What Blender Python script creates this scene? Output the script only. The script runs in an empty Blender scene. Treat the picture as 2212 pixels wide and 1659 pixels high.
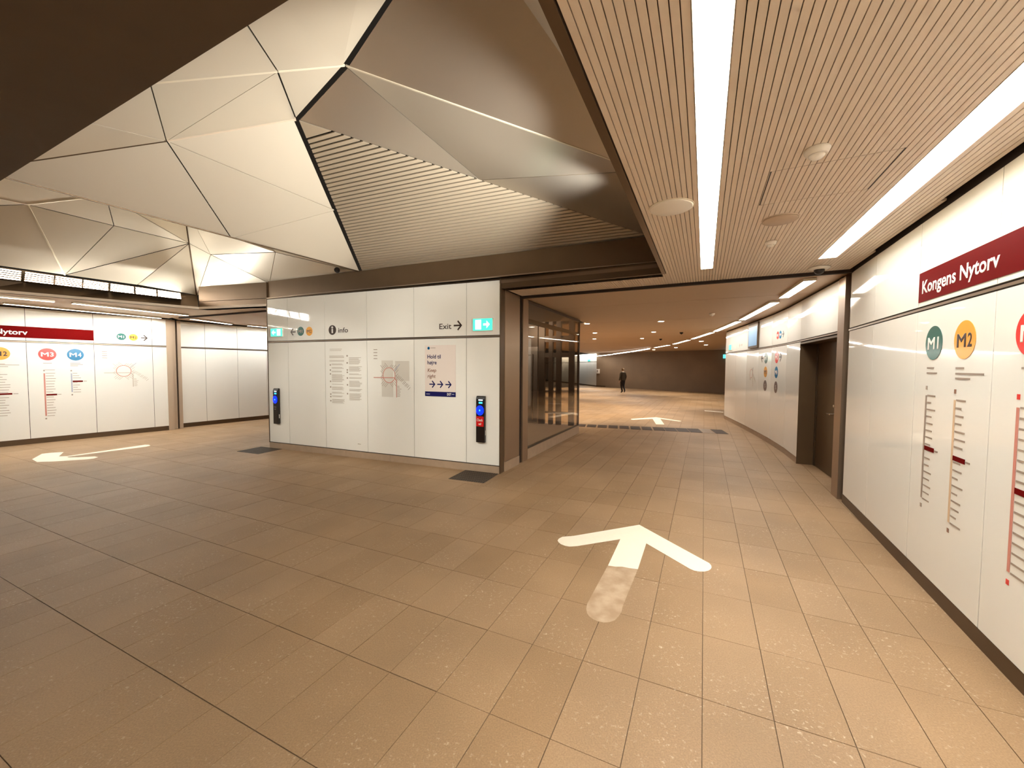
import bpy, bmesh, math, random
from mathutils import Vector, Matrix, Quaternion
random.seed(7)
C = bpy.context.scene.collection
SC = bpy.context.scene

# ------------------------------------------------------------------ camera, world, exposure
cam_d = bpy.data.cameras.new('camera')
cam = bpy.data.objects.new('camera', cam_d); C.objects.link(cam)
cam_d.sensor_fit = 'HORIZONTAL'; cam_d.sensor_width = 36.0
cam_d.lens = 850.0 / 2212.0 * 36.0
cam_d.clip_start = 0.05; cam_d.clip_end = 200
PITCH = math.atan(37.0 / 850.0); ROLL = 0.005
cam.matrix_world = (Matrix.Translation((0, 0, 1.75)) @ Matrix.Rotation(math.pi / 2 - PITCH, 4, 'X')
                    @ Matrix.Rotation(ROLL, 4, 'Z'))
SC.camera = cam
w = bpy.data.worlds.new('world'); SC.world = w; w.use_nodes = True
w.node_tree.nodes['Background'].inputs[0].default_value = (0.02, 0.016, 0.012, 1)
w.node_tree.nodes['Background'].inputs[1].default_value = 0.3
SC.view_settings.view_transform = 'Standard'
SC.view_settings.look = 'None'
SC.view_settings.gamma = 1.0
SC.view_settings.use_curve_mapping = False
SC.view_settings.exposure = 1.82
SC.cycles.use_denoising = True
SC.cycles.max_bounces = 8
SC.cycles.diffuse_bounces = 5
SC.cycles.transparent_max_bounces = 12
SC.cycles.sample_clamp_indirect = 6.0
LIGHT = (1.0, 0.97, 0.88)

def area_light(name, loc, dirv, sx, sy, power, col=LIGHT):
    d = bpy.data.lights.new(name, 'AREA'); d.shape = 'RECTANGLE'; d.size = sx; d.size_y = sy
    d.energy = power; d.color = col
    o = bpy.data.objects.new(name, d); C.objects.link(o)
    return o

def aim(o, loc, z_axis, x_axis):
    """light shines along -z: z_axis is the direction opposite to the beam"""
    z = Vector(z_axis).normalized(); x = Vector(x_axis); x = (x - z * x.dot(z)).normalized(); y = z.cross(x)
    m = Matrix((x, y, z)).transposed().to_4x4(); m.translation = Vector(loc); o.matrix_world = m

# ------------------------------------------------------------------ plan constants (metres)
ZC = 3.0                                  # ceiling height
D1 = Vector((0.4385, 0.8987, 0)); D2 = Vector((0.8987, -0.4385, 0))   # along / across the hall
def ws(wv, s, z=0.0): return D2 * wv + D1 * s + Vector((0, 0, z))
BLK_L = Vector((-5.166, 8.338, 0)); BLK_R = Vector((-0.189, 6.358, 0))

# added spots, out of sight, that light the coffers and the block front
def spot_light(name, loc, target, e, ang, soft=0.05, blend=0.8):
    d = bpy.data.lights.new(name, 'SPOT'); d.energy = e; d.color = LIGHT; d.spot_size = math.radians(ang); d.spot_blend = blend; d.shadow_soft_size = soft
    o = bpy.data.objects.new(name, d); C.objects.link(o); aim(o, loc, Vector(loc) - Vector(target), (0.1, 0.2, 1)); return o
for s_ in (2.9, 3.9):
    spot_light('coffer_fill_spot', ws(-0.64, s_, 3.22), ws(-4.6, s_ + 0.3, 4.0), 170, 84, 0.06, 1.0)  # added, unseen: brightens the facets from the right edge
for w_ in (-6.6, -4.6, -2.6):
    spot_light('block_fill_spot', ws(w_, 1.05, 3.2), ws(w_ - 0.3, 5.6, 0.9), 85, 50, 0.04, 0.9)  # added, unseen: brightens the front of the block
spot_light('coffer_fill_spot', (-7.22, 8.26, 3.45), (-6.3, 8.7, 4.7), 11, 100)  # added, unseen: boosts the louvred lamps' glow in the corner

# ------------------------------------------------------------------ materials
def mat(name, col, rough=0.5, metal=0.0, spec=0.5, noise=None, bump=None, coat=0.0):
    m = bpy.data.materials.new(name); m.use_nodes = True
    nt = m.node_tree; b = nt.nodes['Principled BSDF']
    b.inputs['Base Color'].default_value = (*col, 1); b.inputs['Roughness'].default_value = rough
    b.inputs['Metallic'].default_value = metal; b.inputs['Specular IOR Level'].default_value = spec
    b.inputs['Coat Weight'].default_value = coat
    if noise or bump:
        tc = nt.nodes.new('ShaderNodeTexCoord')
    if noise:
        sc, amt = noise
        n = nt.nodes.new('ShaderNodeTexNoise'); n.inputs['Scale'].default_value = sc; n.inputs['Detail'].default_value = 5
        nt.links.new(tc.outputs['Object'], n.inputs['Vector'])
        mx = nt.nodes.new('ShaderNodeMix'); mx.data_type = 'RGBA'
        mx.inputs[6].default_value = (*[c * (1 - amt) for c in col], 1)
        mx.inputs[7].default_value = (*[min(1, c * (1 + amt)) for c in col], 1)
        nt.links.new(n.outputs['Fac'], mx.inputs[0]); nt.links.new(mx.outputs[2], b.inputs['Base Color'])
    if bump:
        sc, st = bump
        n2 = nt.nodes.new('ShaderNodeTexNoise'); n2.inputs['Scale'].default_value = sc; n2.inputs['Detail'].default_value = 3
        nt.links.new(tc.outputs['Object'], n2.inputs['Vector'])
        bp = nt.nodes.new('ShaderNodeBump'); bp.inputs['Strength'].default_value = st; bp.inputs['Distance'].default_value = 0.01
        nt.links.new(n2.outputs['Fac'], bp.inputs['Height']); nt.links.new(bp.outputs['Normal'], b.inputs['Normal'])
    return m

def emit(name, col, strength):
    m = bpy.data.materials.new(name); m.use_nodes = True
    b = m.node_tree.nodes['Principled BSDF']
    b.inputs['Base Color'].default_value = (*[c * 0.6 for c in col], 1); b.inputs['Roughness'].default_value = 0.4
    b.inputs['Emission Color'].default_value = (*col, 1); b.inputs['Emission Strength'].default_value = strength
    return m

def stone(name, per_object):
    """flamed granite paving: every tile its own tone, pale flecks, traffic wear"""
    m = bpy.data.materials.new(name); m.use_nodes = True
    nt = m.node_tree; N = nt.nodes.new; L = nt.links.new; b = nt.nodes['Principled BSDF']
    geo = N('ShaderNodeNewGeometry')
    if per_object:
        src = N('ShaderNodeObjectInfo').outputs['Random']
    else:
        a = N('ShaderNodeAttribute'); a.attribute_name = 'tone'; src = a.outputs['Fac']
    r = N('ShaderNodeValToRGB'); L(src, r.inputs[0])
    e = r.color_ramp.elements
    e[0].color = (0.305, 0.190, 0.098, 1); e[1].color = (0.340, 0.218, 0.120, 1)
    e.new(0.5).color = (0.322, 0.204, 0.108, 1)
    n1 = N('ShaderNodeTexNoise'); n1.inputs['Scale'].default_value = 0.9; n1.inputs['Detail'].default_value = 4; L(geo.outputs['Position'], n1.inputs['Vector'])
    wear = N('ShaderNodeMapRange'); wear.inputs[1].default_value = 0.35; wear.inputs[2].default_value = 0.7; wear.inputs[3].default_value = 0.86; wear.inputs[4].default_value = 1.12
    L(n1.outputs['Fac'], wear.inputs[0])
    m1 = N('ShaderNodeVectorMath'); m1.operation = 'SCALE'; L(r.outputs['Color'], m1.inputs[0]); L(wear.outputs[0], m1.inputs['Scale'])
    n2 = N('ShaderNodeTexNoise'); n2.inputs['Scale'].default_value = 42; n2.inputs['Detail'].default_value = 6; n2.inputs['Roughness'].default_value = 0.65; L(geo.outputs['Position'], n2.inputs['Vector'])
    fl = N('ShaderNodeMapRange'); fl.inputs[1].default_value = 0.575; fl.inputs[2].default_value = 0.70; L(n2.outputs['Fac'], fl.inputs[0])
    n3 = N('ShaderNodeTexNoise'); n3.inputs['Scale'].default_value = 2.3; n3.inputs['Detail'].default_value = 3; L(geo.outputs['Position'], n3.inputs['Vector'])
    pm = N('ShaderNodeMapRange'); pm.inputs[1].default_value = 0.42; pm.inputs[2].default_value = 0.66; L(n3.outputs['Fac'], pm.inputs[0])
    fm = N('ShaderNodeMath'); fm.operation = 'MULTIPLY'; L(fl.outputs[0], fm.inputs[0]); L(pm.outputs[0], fm.inputs[1])
    fk = N('ShaderNodeMath'); fk.operation = 'MULTIPLY'; fk.inputs[1].default_value = 0.95; L(fm.outputs[0], fk.inputs[0])
    mx = N('ShaderNodeMix'); mx.data_type = 'RGBA'; L(fk.outputs[0], mx.inputs[0]); L(m1.outputs[0], mx.inputs[6])
    mx.inputs[7].default_value = (0.62, 0.50, 0.36, 1)
    n4 = N('ShaderNodeTexNoise'); n4.inputs['Scale'].default_value = 130; n4.inputs['Detail'].default_value = 3; L(geo.outputs['Position'], n4.inputs['Vector'])
    gr = N('ShaderNodeMapRange'); gr.inputs[1].default_value = 0.3; gr.inputs[2].default_value = 0.7; gr.inputs[3].default_value = 0.84; gr.inputs[4].default_value = 1.12; L(n4.outputs['Fac'], gr.inputs[0])
    m2 = N('ShaderNodeVectorMath'); m2.operation = 'SCALE'; L(mx.outputs[2], m2.inputs[0]); L(gr.outputs[0], m2.inputs['Scale'])
    L(m2.outputs[0], b.inputs['Base Color'])
    b.inputs['Roughness'].default_value = 0.55; b.inputs['Specular IOR Level'].default_value = 0.4
    bp = N('ShaderNodeBump'); bp.inputs['Strength'].default_value = 0.25; bp.inputs['Distance'].default_value = 0.004
    L(n2.outputs['Fac'], bp.inputs['Height']); L(bp.outputs['Normal'], b.inputs['Normal'])
    return m

def thin_glass(name, tint, refl=1.45):
    m = bpy.data.materials.new(name); m.use_nodes = True
    nt = m.node_tree; N = nt.nodes.new; L = nt.links.new
    out = nt.nodes['Material Output']; nt.nodes.remove(nt.nodes['Principled BSDF'])
    t = N('ShaderNodeBsdfTransparent'); t.inputs[0].default_value = (*tint, 1)
    g = N('ShaderNodeBsdfGlossy'); g.inputs['Roughness'].default_value = 0.02
    f = N('ShaderNodeLayerWeight'); f.inputs['Blend'].default_value = 0.5
    pw = N('ShaderNodeMath'); pw.operation = 'POWER'; pw.inputs[1].default_value = 5.0; L(f.outputs['Facing'], pw.inputs[0])
    ma = N('ShaderNodeMath'); ma.operation = 'MULTIPLY_ADD'; ma.inputs[1].default_value = 0.85; ma.inputs[2].default_value = 0.07; L(pw.outputs[0], ma.inputs[0])
    mx = N('ShaderNodeMixShader'); L(ma.outputs[0], mx.inputs[0]); L(t.outputs[0], mx.inputs[1]); L(g.outputs[0], mx.inputs[2])
    L(mx.outputs[0], out.inputs['Surface'])
    return m

M = dict(
    tile=stone('granite_tile', True), tile_far=stone('granite_tile_field', False),
    joint=mat('tile_joint', (0.125, 0.078, 0.042), 0.9),
    glass=mat('white_back_painted_glass', (0.86, 0.845, 0.79), 0.04, 0, 0.55, coat=0.0),
    gap_soft=mat('brown_joint', (0.16, 0.10, 0.06), 0.8),
    gap=mat('dark_joint', (0.028, 0.017, 0.012), 0.8),
    bronze=mat('bronze_anodised_metal', (0.145, 0.095, 0.055), 0.36, 0.65, 0.5, noise=(3, 0.12)),
    bronze_dark=mat('dark_bronze_metal', (0.105, 0.066, 0.036), 0.4, 0.6, 0.5, noise=(4, 0.12)),
    steel=mat('brushed_steel', (0.42, 0.33, 0.25), 0.32, 0.85, 0.5),
    plinth=mat('stone_plinth', (0.40, 0.29, 0.20), 0.55, noise=(9, 0.14)),
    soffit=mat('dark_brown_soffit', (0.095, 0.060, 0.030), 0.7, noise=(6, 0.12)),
    plank=mat('beige_metal_plank', (0.73, 0.61, 0.485), 0.5, 0.0, 0.4),
    ceil=mat('beige_ceiling_panel', (0.53, 0.38, 0.25), 0.55),
    facet=mat('satin_aluminium_facet', (0.74, 0.67, 0.56), 0.32, 0.3, 0.5),
    facet_metal=mat('bare_satin_aluminium', (0.66, 0.60, 0.52), 0.33, 0.88),
    column=mat('warm_steel_cladding', (0.40, 0.29, 0.20), 0.36, 0.75, noise=(2, 0.08)),
    post=mat('pale_steel_post', (0.50, 0.39, 0.29), 0.4, 0.3),
    trim=mat('pale_metal_and_fold_highlight', (0.85, 0.77, 0.62), 0.35, 0.2),  # housings and rims; also painted highlights along the folds
    slat=mat('aluminium_slat', (0.60, 0.51, 0.39), 0.38, 0.35),
    concrete=mat('brown_concrete', (0.21, 0.140, 0.085), 0.75, noise=(0.7, 0.22), bump=(14, 0.2)),
    red=mat('dark_red_print', (0.135, 0.003, 0.003), 0.5, 0, 0.02),
    ink=mat('dark_brown_ink', (0.045, 0.025, 0.018), 0.3),
    ink_soft=mat('grey_print', (0.34, 0.27, 0.22), 0.3),
    ink_faint=mat('faint_grey_print', (0.50, 0.44, 0.37), 0.3),
    navy=mat('navy_print', (0.012, 0.012, 0.10), 0.25),
    paper=mat('white_poster_paper', (0.80, 0.71, 0.65), 0.35),
    rust=mat('brown_print', (0.28, 0.14, 0.09), 0.3),
    white_print=mat('white_print', (0.82, 0.78, 0.72), 0.3),
    green=mat('dark_green_print', (0.030, 0.135, 0.115), 0.15),
    orange=mat('orange_print', (0.86, 0.40, 0.07), 0.15),
    redline=mat('bright_red_print', (0.78, 0.055, 0.05), 0.15),
    blue=mat('blue_print', (0.005, 0.17, 0.36), 0.15),
    grey_disc=mat('grey_print_disc', (0.22, 0.17, 0.155), 0.15),
    pink=mat('pale_red_print', (0.62, 0.25, 0.20), 0.2),
    paleblue=mat('pale_blue_print', (0.42, 0.45, 0.55), 0.2),
    paleorange=mat('pale_orange_print', (0.70, 0.50, 0.33), 0.2),
    black=mat('black_plastic', (0.012, 0.008, 0.007), 0.28),
    white_plastic=mat('white_plastic', (0.86, 0.80, 0.71), 0.4),
    beige_plastic=mat('beige_plastic', (0.50, 0.37, 0.26), 0.5),
    tape=mat('white_floor_marking', (0.90, 0.80, 0.66), 0.5, noise=(30, 0.04)),
    residue=None,
    strip=emit('strip_light', (1.0, 0.985, 0.93), 11.5), strip_wall=emit('strip_light_by_wall', (1.0, 0.985, 0.93), 8.0), strip_thin=emit('thin_strip_light', (1.0, 0.985, 0.93), 20.0),
    strip_far=emit('strip_light_far', (1.0, 0.96, 0.88), 8.5),
    lamp=emit('coffer_lamp_glow', (1.0, 0.97, 0.88), 22.0),
    down=emit('downlight_glow', (1.0, 0.88, 0.68), 7.0),
    exit_green=emit('exit_green', (0.06, 0.66, 0.47), 0.42),
    exit_white=emit('exit_white', (0.80, 1.0, 0.90), 0.6),
    exit_blue=emit('exit_cyan', (0.10, 0.72, 0.85), 0.5),
    led_blue=emit('reader_blue', (0.0, 0.02, 1.0), 0.6),
    led_cyan=emit('reader_cyan', (0.05, 0.55, 1.0), 0.4),
    screen_white=emit('reader_white', (0.75, 0.9, 1.0), 0.35),
    screen=emit('display_blue', (0.22, 0.40, 0.60), 0.14),
    label_red=mat('red_sticker', (0.62, 0.01, 0.01), 0.3),
    lift_glass=thin_glass('lift_glass', (0.94, 0.90, 0.84)),
    lift_metal=mat('lift_frame_metal', (0.085, 0.058, 0.040), 0.4, 0.5),
    lift_door=mat('lift_door_metal', (0.30, 0.25, 0.215), 0.3, 0.7),
    door=mat('brown_door', (0.115, 0.070, 0.034), 0.38, 0.3, noise=(5, 0.1)),
    grate=mat('floor_grate', (0.085, 0.058, 0.036), 0.6),
    plate=mat('dark_floor_plate', (0.045, 0.024, 0.014), 0.55, 0.0, 0.25),
    coat=mat('olive_brown_jacket', (0.035, 0.022, 0.008), 0.85),
    trousers=mat('dark_trousers', (0.010, 0.005, 0.005), 0.9),
    skin=mat('skin', (0.42, 0.25, 0.16), 0.6), hair=mat('grey_hair', (0.30, 0.20, 0.11), 0.8),
    shirt=mat('pale_collar', (0.55, 0.45, 0.33), 0.8), shoe=mat('dark_shoe', (0.02, 0.012, 0.008), 0.5),
    handle=mat('polished_handle', (0.75, 0.68, 0.58), 0.15, 1.0),
)
# worn glue left by the missing half of the arrow
def residue_mat():
    m = bpy.data.materials.new('worn_marking'); m.use_nodes = True
    nt = m.node_tree; N = nt.nodes.new; L = nt.links.new; b = nt.nodes['Principled BSDF']
    geo = N('ShaderNodeNewGeometry')
    n = N('ShaderNodeTexNoise'); n.inputs['Scale'].default_value = 9; n.inputs['Detail'].default_value = 7; L(geo.outputs['Position'], n.inputs['Vector'])
    r = N('ShaderNodeValToRGB'); L(n.outputs['Fac'], r.inputs[0])
    e = r.color_ramp.elements; e[0].position = 0.34; e[0].color = (0.375, 0.255, 0.155, 1); e[1].position = 0.66; e[1].color = (0.50, 0.375, 0.255, 1)
    L(r.outputs[0], b.inputs['Base Color']); b.inputs['Roughness'].default_value = 0.6
    return m
M['residue'] = residue_mat()

# ------------------------------------------------------------------ helpers
class MB:
    """collects shapes and links them as one mesh object"""
    def __init__(s): s.v = []; s.f = []
    def add(s, vs, fs):
        o = len(s.v); s.v += [tuple(v) for v in vs]; s.f += [tuple(i + o for i in f) for f in fs]; return s
    def box(s, x0, y0, z0, x1, y1, z1):
        return s.add([(x0, y0, z0), (x1, y0, z0), (x1, y1, z0), (x0, y1, z0), (x0, y0, z1), (x1, y0, z1), (x1, y1, z1), (x0, y1, z1)],
                     [(0, 3, 2, 1), (4, 5, 6, 7), (0, 1, 5, 4), (1, 2, 6, 5), (2, 3, 7, 6), (3, 0, 4, 7)])
    def bar(s, a, b, wd, th, up=(0, 0, 1)):
        """box from a to b, wd wide across, th thick along up"""
        a = Vector(a); b = Vector(b); t = (b - a).normalized(); u = Vector(up); u = (u - t * u.dot(t)).normalized(); c = t.cross(u) * (wd / 2); u = u * (th / 2)
        return s.add([a - c - u, a + c - u, a + c + u, a - c + u, b - c - u, b + c - u, b + c + u, b - c + u],
                     [(0, 1, 2, 3), (7, 6, 5, 4), (0, 4, 5, 1), (1, 5, 6, 2), (2, 6, 7, 3), (3, 7, 4, 0)])
    def prism(s, pts, off):
        """polygon pts (3-D) swept by vector off"""
        n = len(pts); off = Vector(off); p = [Vector(q) for q in pts]
        return s.add(p + [q + off for q in p], [tuple(range(n)), tuple(range(2 * n - 1, n - 1, -1))] + [((i + 1) % n, i, i + n, (i + 1) % n + n) for i in range(n)])
    def cyl(s, c, axis, r0, r1, h, n=20):
        c = Vector(c); a = Vector(axis).normalized(); x = a.orthogonal().normalized(); y = a.cross(x)
        ring = lambda r, t: [c + a * t + (x * math.cos(2 * math.pi * i / n) + y * math.sin(2 * math.pi * i / n)) * r for i in range(n)]
        return s.add(ring(r0, 0) + ring(r1, h), [tuple(range(n - 1, -1, -1)), tuple(range(n, 2 * n))] + [(i, (i + 1) % n, (i + 1) % n + n, i + n) for i in range(n)])
    def lathe(s, c, axis, prof, n=24):
        c = Vector(c); a = Vector(axis).normalized(); x = a.orthogonal().normalized(); y = a.cross(x); vs = []; fs = []
        for r, t in prof:
            vs += [c + a * t + (x * math.cos(2 * math.pi * i / n) + y * math.sin(2 * math.pi * i / n)) * r for i in range(n)]
        for k in range(len(prof) - 1):
            for i in range(n):
                j = (i + 1) % n; fs.append((k * n + i, k * n + j, k * n + n + j, k * n + n + i))
        fs.append(tuple(range(n - 1, -1, -1))); fs.append(tuple(range((len(prof) - 1) * n, len(prof) * n)))
        return s.add(vs, fs)
    def ring(s, cx, cz, rx, rz, wd, y0, y1, n=48):
        vs = []; fs = []
        for i in range(n):
            a = 2 * math.pi * i / n; ca, sa = math.cos(a), math.sin(a)
            for k in (0, 1):
                for yy in (y0, y1): vs.append((cx + (rx + k * wd) * ca, yy, cz + (rz + k * wd) * sa))
        for i in range(n):
            b = i * 4; q = ((i + 1) % n) * 4
            fs += [(b, b + 2, q + 2, q), (b + 1, q + 1, q + 3, b + 3), (b, q, q + 1, b + 1), (b + 2, b + 3, q + 3, q + 2)]
        return s.add(vs, fs)
    def mesh(s, name, m, smooth=False):
        me = bpy.data.meshes.new(name); me.from_pydata(s.v, [], s.f)
        bm = bmesh.new(); bm.from_mesh(me); bmesh.ops.recalc_face_normals(bm, faces=bm.faces); bm.to_mesh(me); bm.free()
        me.materials.append(M[m] if isinstance(m, str) else m)
        if smooth:
            me.shade_auto_smooth if False else None
            for p in me.polygons: p.use_smooth = len(p.vertices) == 4
        return me
    def build(s, name, m, parent=None, smooth=False):
        return link(name, s.mesh(name, m, smooth), parent)

def link(name, data, parent=None):
    o = bpy.data.objects.new(name, data); C.objects.link(o)
    if parent: o.parent = parent
    return o
def tag(o, label=None, cat=None, group=None, kind=None):
    for k, v in (('label', label), ('category', cat), ('group', group), ('kind', kind)):
        if v: o[k] = v
    return o
def empty(name, mw=None):
    o = bpy.data.objects.new(name, None); C.objects.link(o); o.empty_display_size = 0.1
    if mw is not None: o.matrix_world = mw
    return o
def struct(o): o['kind'] = 'structure'; return o

class Frame:
    """a vertical wall face: x = along the wall as one reads it, y = into the wall, z = up"""
    def __init__(s, a, b):
        s.a = Vector((a[0], a[1], 0)); s.b = Vector((b[0], b[1], 0)); s.L = (s.b - s.a).length
        s.e = (s.b - s.a) / s.L; s.n = Vector((-s.e.y, s.e.x, 0))
        m = Matrix((s.e, s.n, Vector((0, 0, 1)))).transposed().to_4x4(); m.translation = s.a; s.m = m
    def at(s, u, z, y=0.0): return s.m @ Matrix.Translation((u, y, z))

def text_mesh(txt, width, cap, m, depth=0.0012, bold=0.0, shear=0.0, name='lettering', fat=0.0):
    """lettering in the x-z plane facing -y, left baseline at the origin"""
    cu = bpy.data.curves.new(name, 'FONT'); cu.body = txt; cu.size = 1.0; cu.offset = bold; cu.shear = shear; cu.extrude = 0.01; cu.resolution_u = 3; cu.bevel_depth = fat; cu.bevel_resolution = 0
    t = bpy.data.objects.new(name, cu); C.objects.link(t)
    dg = bpy.context.evaluated_depsgraph_get(); dg.update()
    me = bpy.data.meshes.new_from_object(t.evaluated_get(dg)); bpy.data.objects.remove(t)
    xs = [v.co.x for v in me.vertices]; x0, x1 = min(xs), max(xs)
    CAP = 0.73; zm = max(v.co.z for v in me.vertices)
    for v in me.vertices:
        x = (v.co.x - x0) / (x1 - x0) * width; z = v.co.y / CAP * cap; y = -v.co.z / zm * depth / 2 - depth / 2
        v.co = (x, y, z)
    me.materials.clear(); me.materials.append(M[m]); me.name = name
    return me
def text(parent, txt, x, z, width, cap, m, y=0.0, bold=0.0, shear=0.0, name='lettering', fat=0.0):
    o = link(name, text_mesh(txt, width, cap, m, bold=bold, shear=shear, name=name, fat=fat), parent); o.location = (x, y, z); return o
def disc(mb, x, z, rx, rz, y0, y1, n=40):
    mb.prism([(x + rx * math.cos(2 * math.pi * i / n), y0, z + rz * math.sin(2 * math.pi * i / n)) for i in range(n)], (0, y1 - y0, 0)); return mb
def arrow_mb(x0, x1, zc, hh, th, y=-0.001, d=1):
    """line arrow pointing to +x (d=1) or -x; hh half height of the head"""
    mb = MB(); a, b = (x0, x1) if d > 0 else (x1, x0)
    mb.bar((a, y, zc), (b - d * th * 0.4, y, zc), th, 0.002, (0, 1, 0))
    hx = b - d * hh * 0.95
    mb.bar((hx, y, zc + hh), (b, y, zc - th * 0.2), th, 0.002, (0, 1, 0)); mb.bar((hx, y, zc - hh), (b, y, zc + th * 0.2), th, 0.002, (0, 1, 0))
    return mb
def bars_mb(rows, th, y=-0.0008):
    mb = MB()
    for x0, x1, z in rows: mb.box(x0, y - 0.0008, z - th / 2, x1, y, z + th / 2)
    return mb

# ------------------------------------------------------------------ floor
floor = struct(MB().box(-26, -7, -0.10, 32, 62, -0.005).build('floor', 'joint'))
CW_, RS_ = 0.3216, 0.5535
def grid(i, k):
    wv = -0.29 + CW_ * i; s = 1.09 + RS_ * k + 0.0276 * (wv + 2.0); return D2 * wv + D1 * s
g = 0.0022
du = grid(1, 0) - grid(0, 0); dv = grid(0, 1) - grid(0, 0); un = du.normalized(); vn = dv.normalized()
g2 = 0.0015
quad = [un * g + vn * g2, du - un * g + vn * g2, du + dv - un * g - vn * g2, dv + un * g - vn * g2]
ctr = (du + dv) / 2
ga, gb = 0.0014, 0.0026
quad_l = [un * ga + vn * gb, du - un * ga + vn * gb, du + dv - un * ga - vn * gb, dv + un * ga - vn * gb]
tile_me = MB().prism([q - ctr + Vector((0, 0, -0.02)) for q in quad], (0, 0, 0.02)).mesh('tile', 'tile')
tile_left = MB().prism([q - ctr + Vector((0, 0, -0.02)) for q in quad_l], (0, 0, 0.02)).mesh('tile', 'tile')
cells = []
f_ = Vector((0, math.cos(PITCH), -math.sin(PITCH)))
def inhall(p):
    x, y = p.x, p.y
    if y < -4.5 or y > 41: return False
    wl = -10.79 + 0.685 * (y - 8.29) if y < 10.7 else -9.3 + 0.616 * (y - 10.95)
    wr = 1.7 + 0.5175 * y if y < 5.15 else 4.37 + 0.40 * (y - 5.15) if y < 9 else 5.9 + 0.33 * (y - 9) if y < 13.5 else 16
    return wl - 0.3 < x < wr + 0.35
for i in range(-46, 60):
    for k in range(-10, 74):
        p = grid(i, k) + ctr
        if not inhall(p): continue
        q = p - Vector((0, 0, 1.75)); dz = q.dot(f_)
        area = 0.0
        if dz > 0.4:
            px = 1106 + 850 * q.x / dz; py = 829.5 + 850 * (1.75 * math.cos(PITCH) - q.y * math.sin(PITCH)) / dz
            if -40 < px < 2252 and 0 < py < 1800 and not (p.dot(D1) > 5.7 and -7.9 < p.dot(D2) < -3.0): area = 1.0 / dz ** 3
        cells.append((area, p))
cells.sort(key=lambda c: -c[0])
rest = []
for n_, (a, p) in enumerate(cells):
    if n_ < 300 and a > 0:
        o = link('tile', tile_left if p.dot(D2) < -1.4 else tile_me, floor); o.location = (p.x, p.y, random.uniform(-0.0008, 0.0006))
    else: rest.append(p)
vs = []; fs = []; tones = []
for p in rest:
    o = len(vs); t = random.random(); h = random.uniform(-0.0008, 0.0006)
    for q in quad: vs.append(tuple(p + q - ctr + Vector((0, 0, h))))
    for q in quad: vs.append(tuple(p + q - ctr + Vector((0, 0, -0.012))))
    fs += [(o, o + 1, o + 2, o + 3), (o + 1, o, o + 4, o + 5), (o + 2, o + 1, o + 5, o + 6), (o + 3, o + 2, o + 6, o + 7), (o, o + 3, o + 7, o + 4)]
    tones += [t] * 5
me = bpy.data.meshes.new('paving_field'); me.from_pydata(vs, [], fs); me.materials.append(M['tile_far'])
at_ = me.attributes.new('tone', 'FLOAT', 'FACE'); at_.data.foreach_set('value', tones)
tag(link('paving_field', me, floor), kind='stuff')

# ------------------------------------------------------------------ glass walls
def glass_wall(name, fr, joints, u0, u1, top, rows, skirt_mat='bronze_dark', skirt=0.12, thick=0.25, mid=True, skip=None):
    """dark backing, one glass panel object per bay and row, a mid rail, a skirting"""
    root = MB().box(u0, 0.012, 0, u1, thick, top).build(name, 'gap'); root.matrix_world = fr.m; struct(root)
    g = 0.004
    for a, b in zip(joints[:-1], joints[1:]):
        for z0, z1 in rows:
            if skip and skip(a, b, z0): continue
            MB().box(a + g, -0.0, z0, b - g, 0.011, z1).build('glass_panel', 'glass', root)
    if mid: MB().box(u0, 0.0015, 2.236, u1, 0.012, 2.255).build('mid_rail', 'steel', root)
    MB().box(u0, 0.004, 0.0, u1, 0.012, skirt - 0.008).build('skirting', skirt_mat, root)
    return root
ROWS = [(0.12, 2.224), (2.268, 2.965)]
RW = Frame((4.36, 5.15), (4.36 - 0.5175 * 9.5, 5.15 - 9.5))
wall_right = glass_wall('wall_right', RW, [0.10, 0.98, 2.03, 3.08, 4.13, 5.18, 6.23, 7.28, 8.33, 9.38, RW.L], 0.06, RW.L, 3.1, ROWS)
# far right wall, curving away
FR_PTS = [(4.485, 5.42), (5.225, 7.16), (5.60, 8.05), (5.985, 9.10), (6.30, 10.08), (6.63, 11.14), (6.95, 12.25), (7.31, 13.50)]
FRS = [Frame(b, a) for a, b in zip(FR_PTS[:-1], FR_PTS[1:])]
wall_fr = struct(empty('wall_far_right'))
for i, fr in enumerate(FRS):
    sub = MB().box(0, 0.012, 0 if i else 2.2, fr.L, 0.3, 3.1).build('wall_core', 'gap', wall_fr); sub.matrix_world = fr.m
    for z0, z1 in (ROWS if i else ROWS[1:]):
        p = MB().box(0.004, 0, z0, fr.L - 0.004, 0.011, z1).build('glass_panel', 'glass', wall_fr); p.matrix_world = fr.m
    p = MB().box(0, 0.0015, 2.236, fr.L, 0.012, 2.255).build('mid_rail', 'steel', wall_fr); p.matrix_world = fr.m
    if i:
        p = MB().box(0, 0.004, 0, fr.L, 0.012, 0.112).build('skirting', 'plinth', wall_fr); p.matrix_world = fr.m
# end of the far right wall: the wall turns away to the right
e2 = FRS[-1]
endf = Frame((7.31, 13.50), (10.5, 12.2))
p = MB().box(0, 0.0, 0, endf.L, 0.3, 3.1).build('wall_return', 'ceil', wall_fr); p.matrix_world = Frame((10.6, 12.2), (7.62, 13.37)).m
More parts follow.
